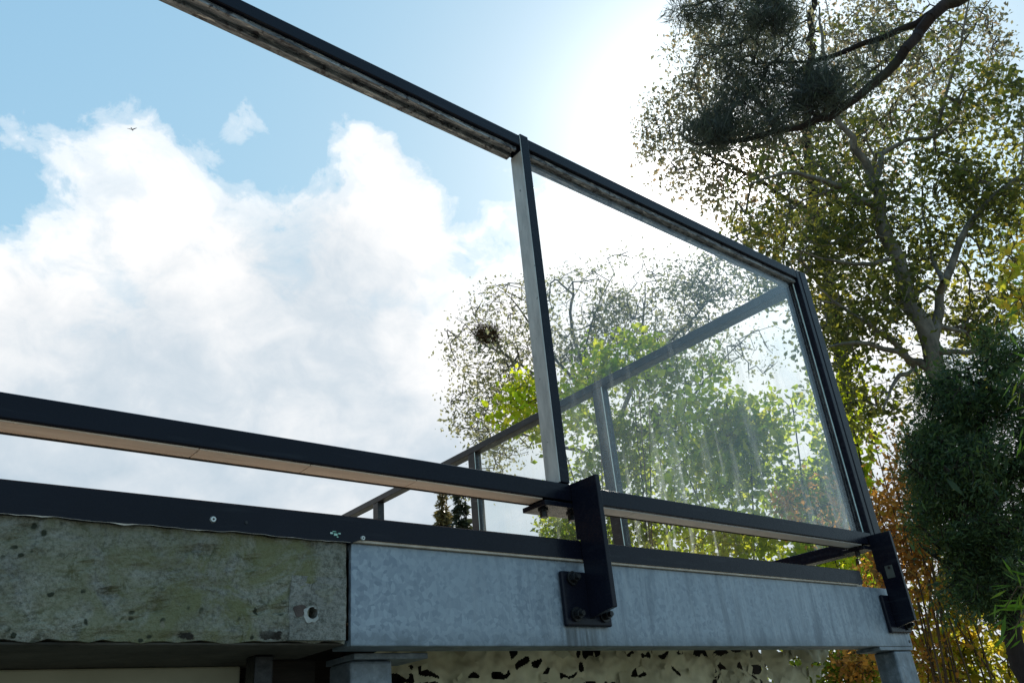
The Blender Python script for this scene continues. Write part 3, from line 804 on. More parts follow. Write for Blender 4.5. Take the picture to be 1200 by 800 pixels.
class Skel:
    def __init__(s):
        s.P = []; s.par = []; s.rmin = []

    def add(s, p, par, r=0.0):
        s.P.append(np.asarray(p, float)); s.par.append(par); s.rmin.append(r); return len(s.P) - 1

    def limb(s, pts, r0, r1, start=None, step=0.22, wob=0.03):
        """polyline limb; the first point joins the nearest node when start is given"""
        pts = [np.asarray(p, float) for p in pts]
        # catmull-rom
        ext = [2 * pts[0] - pts[1]] + pts + [2 * pts[-1] - pts[-2]]
        sm = []
        for k in range(1, len(ext) - 2):
            L = np.linalg.norm(ext[k + 1] - ext[k]); m = max(2, int(L / step))
            for j in range(m):
                t = j / m
                a, b, c, d = ext[k - 1], ext[k], ext[k + 1], ext[k + 2]
                sm.append(0.5 * ((2 * b) + (-a + c) * t + (2 * a - 5 * b + 4 * c - d) * t * t + (-a + 3 * b - 3 * c + d) * t ** 3))
        sm.append(pts[-1])
        par = start
        if start == 'near':
            A = np.array(s.P); par = int(np.argmin(((A - sm[0]) ** 2).sum(1)))
        n_ = len(sm); ids = []
        for k, p in enumerate(sm):
            t = k / max(1, n_ - 1); r = r0 + (r1 - r0) * t
            q = p + (rng.normal(0, wob, 3) * min(1, r * 14) if 0 < k else 0)
            par = s.add(q, par, r); ids.append(par)
        return ids

    def grow(s, targets, seg=0.3, sagf=0.12, pen=0.0):
        T = np.asarray(targets)
        A0 = np.array(s.P)
        dmin = np.array([np.min(((A0 - t) ** 2).sum(1)) for t in T])
        order = np.argsort(dmin)
        cap = len(s.P) + len(T) * 14
        A = np.zeros((cap, 3)); A[:len(s.P)] = A0; nA = len(s.P)
        tips = []
        for k in order:
            t = T[k]
            d2 = ((A[:nA] - t) ** 2).sum(1)
            j = int(np.argmin(d2)); L = math.sqrt(d2[j])
            m = max(1, min(12, int(L / seg)))
            a = A[j].copy(); par = j
            perp = rng.normal(0, 1, 3) * L * sagf
            for q in range(1, m + 1):
                u = q / m
                p = a + (t - a) * u + perp * math.sin(u * math.pi) * 0.6 + (rng.normal(0, 0.018, 3) if q < m else 0)
                par = s.add(p, par, 0.0); A[nA] = p; nA += 1
            tips.append(par)
        s.tips = tips
        return tips

    def radii(s, tip=0.004, ex=2.4):
        n_ = len(s.P); acc = np.zeros(n_)
        r = np.zeros(n_)
        for i in range(n_ - 1, -1, -1):
            rr_ = max(tip, acc[i] ** (1 / ex)) if acc[i] > 0 else tip
            r[i] = max(rr_ if s.rmin[i] == 0 else 0, s.rmin[i])
            if s.rmin[i] == 0 and s.par[i] is not None: acc[s.par[i]] += r[i] ** ex
        # never thicker than the parent
        for i in range(n_):
            if s.par[i] is not None: r[i] = min(r[i], r[s.par[i]])
        s.r = r; return r

    def mesh(s, scale_min=0.0):
        P = np.array(s.P); V = []; Fc = []
        n_ = len(P); base = 0
        Vl, Fl = [], []
        par = np.array([-1 if p is None else p for p in s.par]); r = s.r
        for sides, lo, hi in ((10, 0.05, 9), (6, 0.015, 0.05), (4, 0.0, 0.015)):
            idx = np.where((par >= 0) & (r >= lo) & (r < hi) & (np.linalg.norm(P - P[np.maximum(par, 0)], axis=1) > 1e-5))[0]
            if len(idx) == 0: continue
            a = P[par[idx]]; b = P[idx]; ra = np.minimum(r[par[idx]], r[idx] * 1.5); rb = r[idx]
            d = b - a; L = np.linalg.norm(d, axis=1, keepdims=True); d = d / np.maximum(L, 1e-6)
            a = a - d * np.minimum(ra, 0.03)[:, None] * 0.3; b = b + d * rb[:, None] * 0.3
            up = np.where(np.abs(d[:, 2:3]) > 0.9, np.array([[1.0, 0, 0]]), np.array([[0, 0, 1.0]]))
            u = np.cross(d, up); u /= np.linalg.norm(u, axis=1, keepdims=True); v = np.cross(d, u)
            ang = np.arange(sides) * 2 * np.pi / sides
            ca, sa = np.cos(ang), np.sin(ang)
            ringd = u[:, None, :] * ca[None, :, None] + v[:, None, :] * sa[None, :, None]
            ra_ = a[:, None, :] + ringd * ra[:, None, None]; rb_ = b[:, None, :] + ringd * rb[:, None, None]
            vv = np.concatenate([ra_, rb_], 1).reshape(-1, 3)
            k = np.arange(sides); k2 = (k + 1) % sides
            f = np.stack([k, k2, k2 + sides, k + sides], 1)
            ff = (f[None] + (np.arange(len(idx)) * 2 * sides)[:, None, None]).reshape(-1, 4) + base
            Vl.append(vv); Fl.append(ff); base += len(vv)
        return np.vstack(Vl), np.vstack(Fl)


def leaves(centres, per, spread, L, W, jit=0.35, up=0.3, dirs=None, fold=0.25):
    """many folded leaf quads around each centre"""
    C = np.repeat(np.asarray(centres), per, axis=0); n_ = len(C)
    C = C + rng.normal(0, 1, (n_, 3)) * spread
    a = rng.normal(0, 1, (n_, 3)); a[:, 2] -= up
    if dirs is not None: a = np.repeat(np.asarray(dirs), per, axis=0) * 1.6 + a * 0.6
    a /= np.linalg.norm(a, axis=1, keepdims=True)
    b = np.cross(a, rng.normal(0, 1, (n_, 3))); b /= np.maximum(np.linalg.norm(b, axis=1, keepdims=True), 1e-5)
    c = np.cross(a, b)
    s = np.exp(rng.normal(0, jit, n_))[:, None]
    l = L * s; w = W * s
    v0 = C; v1 = C + a * l * 0.45 + b * w * 0.5 + c * w * fold; v2 = C + a * l; v3 = C + a * l * 0.45 - b * w * 0.5 + c * w * fold
    V = np.stack([v0, v1, v2, v3], 1).reshape(-1, 3)
    Fq = np.arange(n_ * 4).reshape(-1, 4)
    return V, Fq


def blob(px, py, rx, ry, dist, dd, n_, gap=0.0, gs=1.2):
    """targets spread through the volume seen as that ellipse; gap>0 carves noise holes"""
    out = []
    tries = 0
    while len(out) < n_ and tries < n_ * 30:
        tries += 1
        a = rnd.uniform(0, 2 * math.pi); q = math.sqrt(rnd.random())
        p = at(px + rx * q * math.cos(a), py + ry * q * math.sin(a), dist + rnd.uniform(-dd, dd) * math.sqrt(max(0.05, 1 - q * q)))
        if gap > -1 and fbm((p[0] * gs, p[1] * gs, p[2] * gs + 20), 3) < gap: continue
        out.append(p)
    return out


def tree(name, label, cat, base, limbs, targets, leafspec, bark, leafmat, group=None, tip=0.004, ex=2.4, seg=0.3, sagf=0.12, extra=None, trunk_name='trunk'):
    root = thing(name, tuple(base), label, cat, group)
    sk = Skel()
    for (pts, r0, r1, st) in limbs: sk.limb(pts, r0, r1, st)
    tips = sk.grow(targets, seg, sagf)
    sk.radii(tip, ex)
    V, Fq = sk.mesh()
    raw_mesh(trunk_name, V, Fq, bark, root, True)
    P = np.array(sk.P); par = np.array([-1 if p is None else p for p in sk.par])
    thin = np.where((sk.r < leafspec.get('maxr', 0.009)) & (par >= 0))[0]
    cen = P[thin]; dr = cen - P[par[thin]]; dr /= np.maximum(np.linalg.norm(dr, axis=1, keepdims=True), 1e-6)
    V, Fq = leaves(cen, leafspec['per'], leafspec['spread'], leafspec['L'], leafspec['W'], leafspec.get('jit', 0.3), leafspec.get('up', 0.3), dr if leafspec.get('dirs') else None)
    raw_mesh('crown', V, Fq, leafmat, root, False)
    return root


def gpt(px, dist, z=0.0, py=700):
    v = ray(px, py); h = math.hypot(v[0], v[1])
    return np.array([v[0] / h * dist, v[1] / h * dist, z])


# --- big broadleaf tree on the right
d0 = 9.0
tr_path = [gpt(1185, d0)] + px_path([(1163, 640), (1140, 540), (1112, 470), (1086, 408), (1067, 355), (1052, 305), (1033, 251), (1020, 213)], d0)
limbs = [
    (tr_path, 0.165, 0.065, None),
    (px_path([(1020, 213), (1010, 190, 8.9), (995, 161, 8.7), (975, 120, 8.5), (965, 60, 8.4), (960, 10, 8.4)], d0), 0.055, 0.012, 'near'),
    (px_path([(1024, 215), (1030, 190, 9.1), (1040, 176, 9.2), (1062, 164, 9.3), (1094, 160, 9.5), (1120, 140, 9.6)], d0), 0.040, 0.012, 'near'),
    (px_path([(1033, 251), (1005, 232, 8.8), (978, 217, 8.6), (945, 206, 8.4), (918, 203, 8.2), (880, 215, 8.0)], d0), 0.050, 0.012, 'near'),
    (px_path([(1093, 400), (1097, 378, 9.1), (1100, 345, 9.2), (1122, 290, 9.4), (1148, 251, 9.5), (1175, 222, 9.5), (1215, 195, 9.6)], d0), 0.060, 0.026, 'near'),
    (px_path([(1078, 424), (1060, 418, 8.8), (1035, 408, 8.5), (1000, 402, 8.2), (972, 406, 8.0)], d0), 0.042, 0.012, 'near'),
    (px_path([(1066, 424), (1045, 398, 8.7), (1022, 382, 8.5), (1004, 371, 8.4), (978, 352, 8.3), (958, 335, 8.2)], d0), 0.038, 0.010, 'near'),
    (px_path([(1072, 432), (1055, 440, 8.8), (1045, 455, 8.6), (1035, 480, 8.5)], d0), 0.03, 0.010, 'near'),
    (px_path([(1097, 412), (1120, 412, 8.9), (1144, 411, 8.8), (1160, 398, 8.7), (1180, 385, 8.7)], d0), 0.034, 0.010, 'near'),
    (px_path([(1060, 300), (1000, 310, 8.6), (960, 300, 8.3), (920, 290, 8.1)], d0), 0.03, 0.008, 'near'),
    (px_path([(1105, 330), (1090, 290, 9.6), (1080, 240, 9.9), (1085, 200, 10)], d0), 0.03, 0.008, 'near'),
    (px_path([(975, 120, 8.5), (930, 80, 8.4), (880, 60, 8.3), (830, 90, 8.2)], d0), 0.022, 0.006, 'near'),
    (px_path([(1094, 160, 9.5), (1115, 90, 9.4), (1130, 30, 9.3), (1140, -20, 9.3)], d0), 0.026, 0.008, 'near'),
]
T = []
for b in ((985, 300, 110, 110, 9.3, 1.0, 680), (1140, 300, 85, 110, 9.9, 0.8, 600), (1060, 200, 120, 100, 9.7, 0.9, 420),
          (1010, 420, 70, 90, 9.0, 0.8, 220), (930, 250, 80, 80, 8.8, 0.8, 260), (1170, 170, 60, 90, 9.8, 0.9, 330), (1120, 430, 60, 60, 9.6, 0.6, 110),
          (1050, 90, 130, 80, 9.6, 0.8, 170), (1030, 330, 60, 120, 8.6, 0.4, 80)):
    T += blob(*b, gap=-0.03, gs=1.8)
Tt = []
big = tree('broadleaf_tree', 'tall grey trunked broadleaf tree with forked stem right of the corner post', 'tree', gpt(1185, d0), limbs, T,
           dict(per=7, spread=0.10, L=0.066, W=0.040, maxr=0.010, up=0.4), 'bark_grey', 'leaf_big', tip=0.0032, ex=2.25)

# --- thin-leaved tall tree behind it, filling the top right
d1 = 13.0
base1 = gpt(1010, d1)
limbs = [
    ([base1] + px_path([(1000, 560), (985, 420), (965, 300), (950, 210), (945, 140), (950, 60), (955, -30)], d1), 0.17, 0.05, None),
    (px_path([(950, 210), (915, 160, 12.6), (880, 110, 12.3), (840, 60, 12), (810, 20, 11.8)], d1), 0.05, 0.012, 'near'),
    (px_path([(955, 250), (910, 225, 12.4), (860, 195, 12), (810, 175, 11.7), (775, 160, 11.5)], d1), 0.045, 0.010, 'near'),
    (px_path([(948, 150), (1000, 100, 12.9), (1050, 60, 12.8), (1100, 10, 12.8)], d1), 0.045, 0.012, 'near'),
    (px_path([(958, 230), (1010, 170, 13.3), (1060, 110, 13.4), (1120, 60, 13.5), (1160, 0, 13.5)], d1), 0.045, 0.012, 'near'),
    (px_path([(975, 350), (930, 300, 12.6), (890, 280, 12.3)], d1), 0.03, 0.010, 'near'),
]
T = []
for b in ((930, 70, 150, 110, 12.4, 1.4, 1000), (830, 160, 80, 75, 11.8, 1.0, 620), (1080, 70, 110, 90, 13.2, 1.3, 620), (930, 200, 130, 80, 12.6, 1.2, 800), (870, 30, 80, 60, 12, 1, 260), (950, 300, 80, 60, 12.4, 0.8, 260)):
    T += blob(*b, gap=-0.06, gs=1.2)
tree('thin_leaved_tree', 'high thin leaved tree crown in front of the sun at the top right', 'tree', base1, limbs, T,
     dict(per=8, spread=0.12, L=0.068, W=0.040, maxr=0.010, up=0.5), 'bark_dark', 'leaf_top', tip=0.0042, ex=2.25)

# --- pine whose limbs hang in from the top right
d2 = 6.0
pine = thing('pine_tree', tuple(gpt(1420, 6.4)), 'dark pine limbs reaching in from the top edge over the sun', 'tree')
sk = Skel()
sk.limb([gpt(1420, 6.4)] + px_path([(1390, 400), (1350, 150), (1310, 0), (1280, -160)], 6.4), 0.20, 0.11, None)
sk.limb(px_path([(1310, 0, 6.4), (1215, -40, 6.2), (1122, -2, 6), (1085, 35, 5.9), (1055, 72, 5.8), (1020, 102, 5.75), (985, 128, 5.7), (955, 143, 5.65), (900, 158, 5.6), (850, 165, 5.5), (815, 170, 5.45)], d2), 0.066, 0.014, 'near', step=0.12)
sk.limb(px_path([(1122, -2, 6), (1090, 18, 5.95), (1055, 33, 5.9), (1010, 52, 5.85), (970, 68, 5.8), (925, 73, 5.75), (890, 75, 5.7)], d2), 0.036, 0.010, 'near', step=0.12)
sk.limb(px_path([(1215, -40, 6.2), (1100, -45, 5.9), (980, -30, 5.8), (880, -8, 5.7), (800, 8, 5.6)], d2), 0.05, 0.012, 'near', step=0.12)
T = []
PB = ((975, 95, 55, 40, 5.75, 0.3, 60), (890, 90, 100, 90, 5.7, 0.35, 70), (905, 40, 28, 52, 5.7, 0.30, 130), (880, 12, 45, 26, 5.65, 0.25, 110), (925, 112, 60, 32, 5.7, 0.30, 190), (960, 108, 34, 26, 5.7, 0.22, 90), (835, 158, 36, 16, 5.5, 0.15, 100), (842, 140, 18, 18, 5.5, 0.12, 44), (815, 14, 32, 12, 5.6, 0.15, 50),
      (870, 70, 24, 28, 5.6, 0.2, 60), (885, 150, 40, 16, 5.55, 0.15, 60), (1035, 50, 14, 14, 5.8, 0.1, 14), (865, 105, 22, 20, 5.6, 0.15, 40), (830, 60, 12, 12, 5.6, 0.1, 12))
for b in PB: T += blob(*b, gap=-2)
sk.grow(T, 0.14, 0.10); sk.radii(0.003, 2.4)
V, Fq = sk.mesh(); raw_mesh('trunk', V, Fq, 'bark_dark', pine, True)
P = np.array(sk.P); par = np.array([-1 if p is None else p for p in sk.par])
tips = np.array(sk.tips); dr = P[tips] - P[par[tips]]; dr /= np.linalg.norm(dr, axis=1, keepdims=True)
V, Fq = leaves(P[tips], 30, 0.035, 0.085, 0.0046, 0.35, -0.3, dr * 0.75, 0.0)
raw_mesh('crown', V, Fq, 'leaf_needle', pine)

# --- pale tree seen through and left of the front glass
d3 = 17.0
base3 = gpt(735, d3)
limbs = [
    ([base3] + px_path([(730, 640), (722, 560), (708, 500), (690, 440), (674, 400), (668, 365), (672, 345)], d3), 0.16, 0.03, None),
    (px_path([(705, 500), (670, 468, 16.8), (630, 440, 16.6), (600, 420, 16.5), (570, 405, 16.4), (545, 380, 16.3)], d3), 0.055, 0.012, 'near'),
    (px_path([(600, 420, 16.5), (585, 408, 16.42), (568, 394, 16.4), (556, 370, 16.3), (550, 350, 16.3)], d3), 0.022, 0.008, 'near'),
    (px_path([(585, 408, 16.42), (580, 388, 16.45), (584, 365, 16.5)], d3), 0.016, 0.007, 'near'),
    (px_path([(698, 470), (655, 425, 16.8), (625, 385, 16.7), (600, 350, 16.6), (585, 340, 16.5)], d3), 0.045, 0.010, 'near'),
    (px_path([(712, 520), (740, 450, 17), (752, 390, 17.1), (757, 330, 17.2)], d3), 0.065, 0.012, 'near'),
    (px_path([(735, 460), (775, 410, 17.1), (815, 370, 17.2), (850, 330, 17.2)], d3), 0.045, 0.010, 'near'),
    (px_path([(700, 480), (685, 420, 17.2), (700, 360, 17.3), (720, 320, 17.4)], d3), 0.04, 0.010, 'near'),
    (px_path([(716, 540), (650, 520, 16.6), (600, 505, 16.4), (560, 490, 16.3)], d3), 0.05, 0.010, 'near'),
    (px_path([(725, 560), (790, 490, 17), (840, 430, 17), (880, 390, 17)], d3), 0.05, 0.010, 'near'),
]
T = []
for b in ((600, 400, 80, 70, 16.6, 1.5, 620), (680, 370, 60, 55, 17, 1.4, 330), (760, 350, 80, 60, 17.2, 1.5, 620), (590, 480, 65, 60, 16.5, 1.4, 480), (840, 340, 55, 50, 17.2, 1.2, 420), (700, 440, 70, 60, 17, 1.4, 250), (850, 400, 70, 50, 17, 1.2, 200), (555, 540, 40, 40, 16.5, 1, 90)):
    T += blob(*b, gap=-0.05, gs=0.9)
tree('sparse_tree', 'pale sparse tree with fine twigs seen above the side railing', 'tree', base3, limbs, T,
     dict(per=5, spread=0.16, L=0.080, W=0.046, maxr=0.012, up=0.4), 'bark_grey', 'leaf_pale', tip=0.0058, ex=2.3, seg=0.45)
# nest in that tree
nb = thing('bird_nest', tuple(at(570, 392, 16.4)), 'dark twig nest high in the pale sparse tree', 'nest')
tw = MB()
c0 = at(570, 392, 16.4)
for k in range(420):
    a = rnd.uniform(0, 6.28); e = rnd.uniform(-0.9, 0.75); r_ = rnd.uniform(0.08, 0.30) * (1 + 0.25 * math.sin(2 * a + 0.7))
    p = c0 + np.array([math.cos(a) * r_ * math.cos(e), math.sin(a) * r_ * math.cos(e), r_ * math.sin(e) * 0.75])
    dv = np.array([-math.sin(a), math.cos(a), rnd.uniform(-0.5, 0.5)]) * rnd.uniform(0.08, 0.26) + np.array([rnd.gauss(0, .05) for _ in range(3)])
    tw.rod(p - dv, p + dv, 0.006, 0.003, 4)
tw.build('twigs', 'stem_brown', nb)

# --- lime coloured bushes behind the side glass
def bush(name, label, px, dist, blobs, spec, bark, leafmat, stems, cat='bush', group=None, tip=0.003, gap=-0.06, gs=1.6, rs=0.03, base_px=None):
    base = gpt(base_px or px, dist); limbs = []
    for k, (sx, sy) in enumerate(stems):
        b = base + np.array([rnd.uniform(-.25, .25), rnd.uniform(-.25, .25), 0])
        t = at(sx, sy, dist + rnd.uniform(-.3, .3)); m = (b + t) / 2 + np.array([rnd.uniform(-.15, .15), rnd.uniform(-.15, .15), 0.1])
        limbs.append(([base, (base + b) / 2 + np.array([0, 0, 0.15]), m, t], rs, rs * 0.3, None if k == 0 else 0))
    T = []
    for b in blobs: T += blob(*b, gap=gap, gs=gs)
    return tree(name, label, cat, base, limbs, T, spec, bark, leafmat, group, tip, trunk_name='stems')


bush('lime_bush', 'sunlit lime green bush behind the right end of the side glass', 880, 11.0,
     ((900, 570, 105, 80, 11, 0.5, 560), (830, 520, 70, 70, 11, 0.5, 260), (960, 560, 60, 80, 11, 0.5, 250), (900, 660, 130, 50, 11, 0.4, 300), (910, 500, 70, 40, 11, 0.5, 170)),
     dict(per=5, spread=0.11, L=0.095, W=0.066, maxr=0.009, up=0.5), 'bark_dark', 'leaf_lime', [(840, 470), (880, 520), (930, 480), (960, 520), (800, 540)])
bush('green_bush', 'mid green leafy bush behind the middle glass post', 760, 13.0,
     ((760, 560, 90, 80, 13, 0.6, 480), (700, 540, 60, 70, 13, 0.6, 260), (810, 470, 60, 60, 13, 0.5, 220), (760, 660, 110, 50, 13, 0.4, 220), (735, 425, 60, 35, 13, 0.5, 110)),
     dict(per=5, spread=0.12, L=0.095, W=0.064, maxr=0.009, up=0.5), 'bark_dark', 'leaf_mid', [(700, 470), (740, 430), (770, 500), (820, 450), (790, 560)])
bush('yellow_green_bush', 'small yellow green leaf spray poking above the side rail', 745, 12.0,
     ((745, 420, 45, 32, 12, 0.6, 110), (700, 440, 35, 25, 12, 0.5, 60), (640, 470, 50, 40, 12, 0.8, 130), (610, 490, 40, 30, 12, 0.6, 60)),
     dict(per=6, spread=0.10, L=0.095, W=0.065, maxr=0.009, up=0.5), 'stem_brown', 'leaf_lime', [(745, 410), (700, 440), (640, 460), (760, 440)], rs=0.025)
bush('dark_green_bush', 'round dark green bush low behind the middle bracket', 665, 15.0,
     ((668, 622, 36, 30, 15, 0.8, 260), (690, 655, 60, 30, 15, 0.8, 200)),
     dict(per=8, spread=0.10, L=0.09, W=0.05, maxr=0.010, up=0.2), 'bark_dark', 'leaf_mid', [(660, 600), (680, 610)], gap=-2)
bush('tall_shrub', 'loose olive shrub low behind the corner of the glass', 985, 9.5,
     ((990, 470, 45, 60, 9.5, 0.6, 110), (985, 660, 50, 50, 9.5, 0.6, 150)),
     dict(per=6, spread=0.10, L=0.075, W=0.05, maxr=0.009, up=0.4), 'bark_dark', 'leaf_lime', [(985, 460), (1000, 500), (975, 640)])
# --- autumn shrubs
bush('autumn_shrub', 'rust orange autumn shrub of upright stems right of the corner post', 1055, 7.6,
     ((1050, 590, 50, 80, 7.6, 0.4, 300), (1030, 640, 50, 70, 7.6, 0.4, 170), (1075, 700, 45, 90, 7.6, 0.4, 200), (1020, 720, 40, 60, 7.6, 0.4, 150), (960, 600, 50, 45, 8.2, 0.4, 120)),
     dict(per=5, spread=0.06, L=0.050, W=0.026, maxr=0.009, up=-0.2), 'stem_brown', 'leaf_autumn',
     [(1005, 540), (1025, 520), (1040, 530), (1055, 505), (1070, 520), (1085, 560), (1095, 600), (1060, 600), (1048, 560), (1078, 640), (1090, 660), (1066, 560), (1030, 600)], tip=0.0026, rs=0.014)
bush('yellow_shrub', 'yellow and orange leaved shrub at the lower right under the dark yew', 1140, 8.0,
     ((1140, 720, 75, 70, 8, 0.4, 330), (1110, 660, 50, 40, 8, 0.4, 130), (1180, 780, 60, 50, 8, 0.5, 220), (1090, 780, 50, 40, 8, 0.5, 120)),
     dict(per=5, spread=0.07, L=0.062, W=0.042, maxr=0.009, up=0.3), 'stem_brown', 'leaf_yellow', [(1110, 650), (1140, 680), (1170, 700), (1120, 720), (1190, 740), (1100, 700)], rs=0.016)
bush('orange_shrub', 'orange tinged leaf spray at the right edge above the yew', 1235, 7.0,
     ((1190, 330, 20, 45, 7, 0.4, 26), (1196, 280, 16, 40, 7, 0.4, 14)),
     dict(per=5, spread=0.06, L=0.065, W=0.035, maxr=0.009, up=0.5), 'stem_brown', 'leaf_yellow', [(1200, 300), (1195, 350)], rs=0.016)
bush('low_hedge', 'low dark hedge with reddish leaves under the beam end', 985, 9.0,
     ((960, 790, 55, 30, 9, 0.5, 260), (1010, 785, 35, 25, 9, 0.4, 140)),
     dict(per=7, spread=0.08, L=0.055, W=0.035, maxr=0.010, up=0.2), 'bark_dark', 'leaf_mid', [(950, 775), (985, 770), (1010, 775)], gap=-2)
bush('red_shrub', 'small red brown shrub beside the right steel column', 1000, 8.6,
     ((1000, 778, 24, 20, 8.6, 0.3, 90),),
     dict(per=6, spread=0.07, L=0.05, W=0.03, maxr=0.010, up=0.2), 'stem_brown', 'leaf_autumn', [(995, 770), (1005, 765)], gap=-2)

# --- dark yew at the right
d4 = 6.5
ybase = gpt(1165, d4)
limbs = [([ybase] + px_path([(1160, 640), (1150, 520), (1150, 450)], d4), 0.09, 0.02, None),
         (px_path([(1160, 660), (1120, 600, 6.3), (1085, 560, 6.2), (1065, 545, 6.1)], d4), 0.03, 0.008, 'near'),
         (px_path([(1160, 600), (1200, 520, 6.5), (1230, 450, 6.5)], d4), 0.03, 0.008, 'near'),
         (px_path([(1162, 680), (1110, 660, 6.3), (1080, 640, 6.2)], d4), 0.025, 0.007, 'near')]
T = []
for b in ((1150, 560, 75, 105, 6.5, 0.7, 1000), (1200, 500, 55, 100, 6.5, 0.6, 520), (1118, 600, 42, 50, 6.3, 0.4, 260), (1180, 655, 75, 55, 6.5, 0.6, 480), (1105, 530, 30, 40, 6.3, 0.3, 120), (1075, 540, 28, 20, 6.2, 0.2, 60), (1130, 470, 30, 40, 6.4, 0.3, 120), (1098, 590, 38, 70, 6.3, 0.4, 60), (1150, 480, 80, 60, 6.4, 0.5, 120), (1145, 690, 50, 35, 6.4, 0.4, 80), (1068, 525, 14, 24, 6.2, 0.15, 30), (1085, 470, 15, 28, 6.3, 0.15, 46), (1112, 445, 13, 32, 6.4, 0.15, 44), (1160, 418, 14, 36, 6.4, 0.15, 50), (1140, 716, 42, 16, 6.4, 0.2, 60)):
    T += blob(*b, gap=(0.02 if b[6] > 200 else -0.2), gs=3.6)
tree('yew_tree', 'dark green yew tree filling the right edge below the bright branches', 'tree', ybase, limbs, T,
     dict(per=34, spread=0.05, L=0.027, W=0.0068, maxr=0.012, up=0.1, jit=0.45, dirs=True), 'bark_dark', 'leaf_yew', tip=0.0032, ex=2.4, seg=0.14)

# --- bamboo sprays at the right edge
def bamboo(label, px, dist, tops):
    root = thing('bamboo', tuple(gpt(px, dist)), label, 'bamboo', None)
    sk = Skel()
    for (tx, ty) in tops:
        b = gpt(px, dist) + np.array([rnd.uniform(-.1, .1), rnd.uniform(-.1, .1), 0])
        t = at(tx, ty, dist); h = at(tx + 40, ty - 20, dist)
        sk.limb([b, (b + h) / 2 + np.array([0, 0, .1]), h, t], 0.009, 0.002, None, 0.1, 0.004)
    sk.radii(0.002)
    V, Fq = sk.mesh(); raw_mesh('canes', V, Fq, 'stem_brown', root, True)
    P = np.array(sk.P); par = np.array([-1 if p is None else p for p in sk.par])
    cen, drs = [], []
    tipsP = [at(tx, ty, dist) for tx, ty in tops]
    for i, p in enumerate(P):
        if par[i] >= 0 and min(np.linalg.norm(p - t) for t in tipsP) < 0.34:
            cen.append(p); d = p - P[par[i]]; drs.append(d / (np.linalg.norm(d) + 1e-6))
    V, Fq = leaves(cen, 5, 0.03, 0.085, 0.012, 0.25, 0.2, np.array(drs) * 0.9 + np.array([[0, 0, -0.25]]), 0.15)
    raw_mesh('crown', V, Fq, 'leaf_bamboo', root)


bamboo('narrow leaved bright green bamboo spray at the right edge beside the yew top', 1290, 4.6, [(1193, 455), (1198, 508), (1196, 362)])
bamboo('narrow leaved green bamboo spray at the lower right edge', 1330, 4.4, [(1178, 712), (1188, 738), (1196, 700)])

# --- distant conifers and gabled house left of the glass
def fir(label, px, dist, top_py, wpx, leafmat, zb=0.0):
    base = gpt(px, dist); top = at(px, top_py, dist)
    root = thing('fir_tree', tuple(base), label, 'tree', 'conifers behind the side railing')
    sk = Skel(); sk.limb([base, (base + top) / 2, top], dist * 0.006, 0.02, None, 0.6, 0.0); sk.radii(0.01)
    H = top[2]; cen, drs = [], []
    W = wpx / F * dist * 1.15
    for k in range(260):
        u = rnd.random() ** 0.7
        z = H * (1 - u * 0.75); a = rnd.uniform(0, 6.28); rad = W * (u * 0.9 + 0.03) * rnd.uniform(0.8, 1.15)
        nq = 6
        tip_ = np.array([base[0] + math.cos(a) * rad, base[1] + math.sin(a) * rad, z - rad * 0.45])
        st_ = np.array([base[0], base[1], z])
        for q in range(1, nq + 1):
            cen.append(st_ + (tip_ - st_) * q / nq); d = tip_ - st_; drs.append(d / np.linalg.norm(d))
    V, Fq = sk.mesh(); raw_mesh('trunk', V, Fq, 'bark_dark', root, True)
    V, Fq = leaves(cen, 7, W * 0.05, W * 0.17, W * 0.05, 0.3, 0.3, drs)
    raw_mesh('crown', V, Fq, leafmat, root)


fir('brownish pointed conifer far behind the side railing', 523, 42, 577, 34, 'leaf_larch')
fir('dark green pointed conifer right of the brownish one', 545, 38, 572, 34, 'leaf_fir')


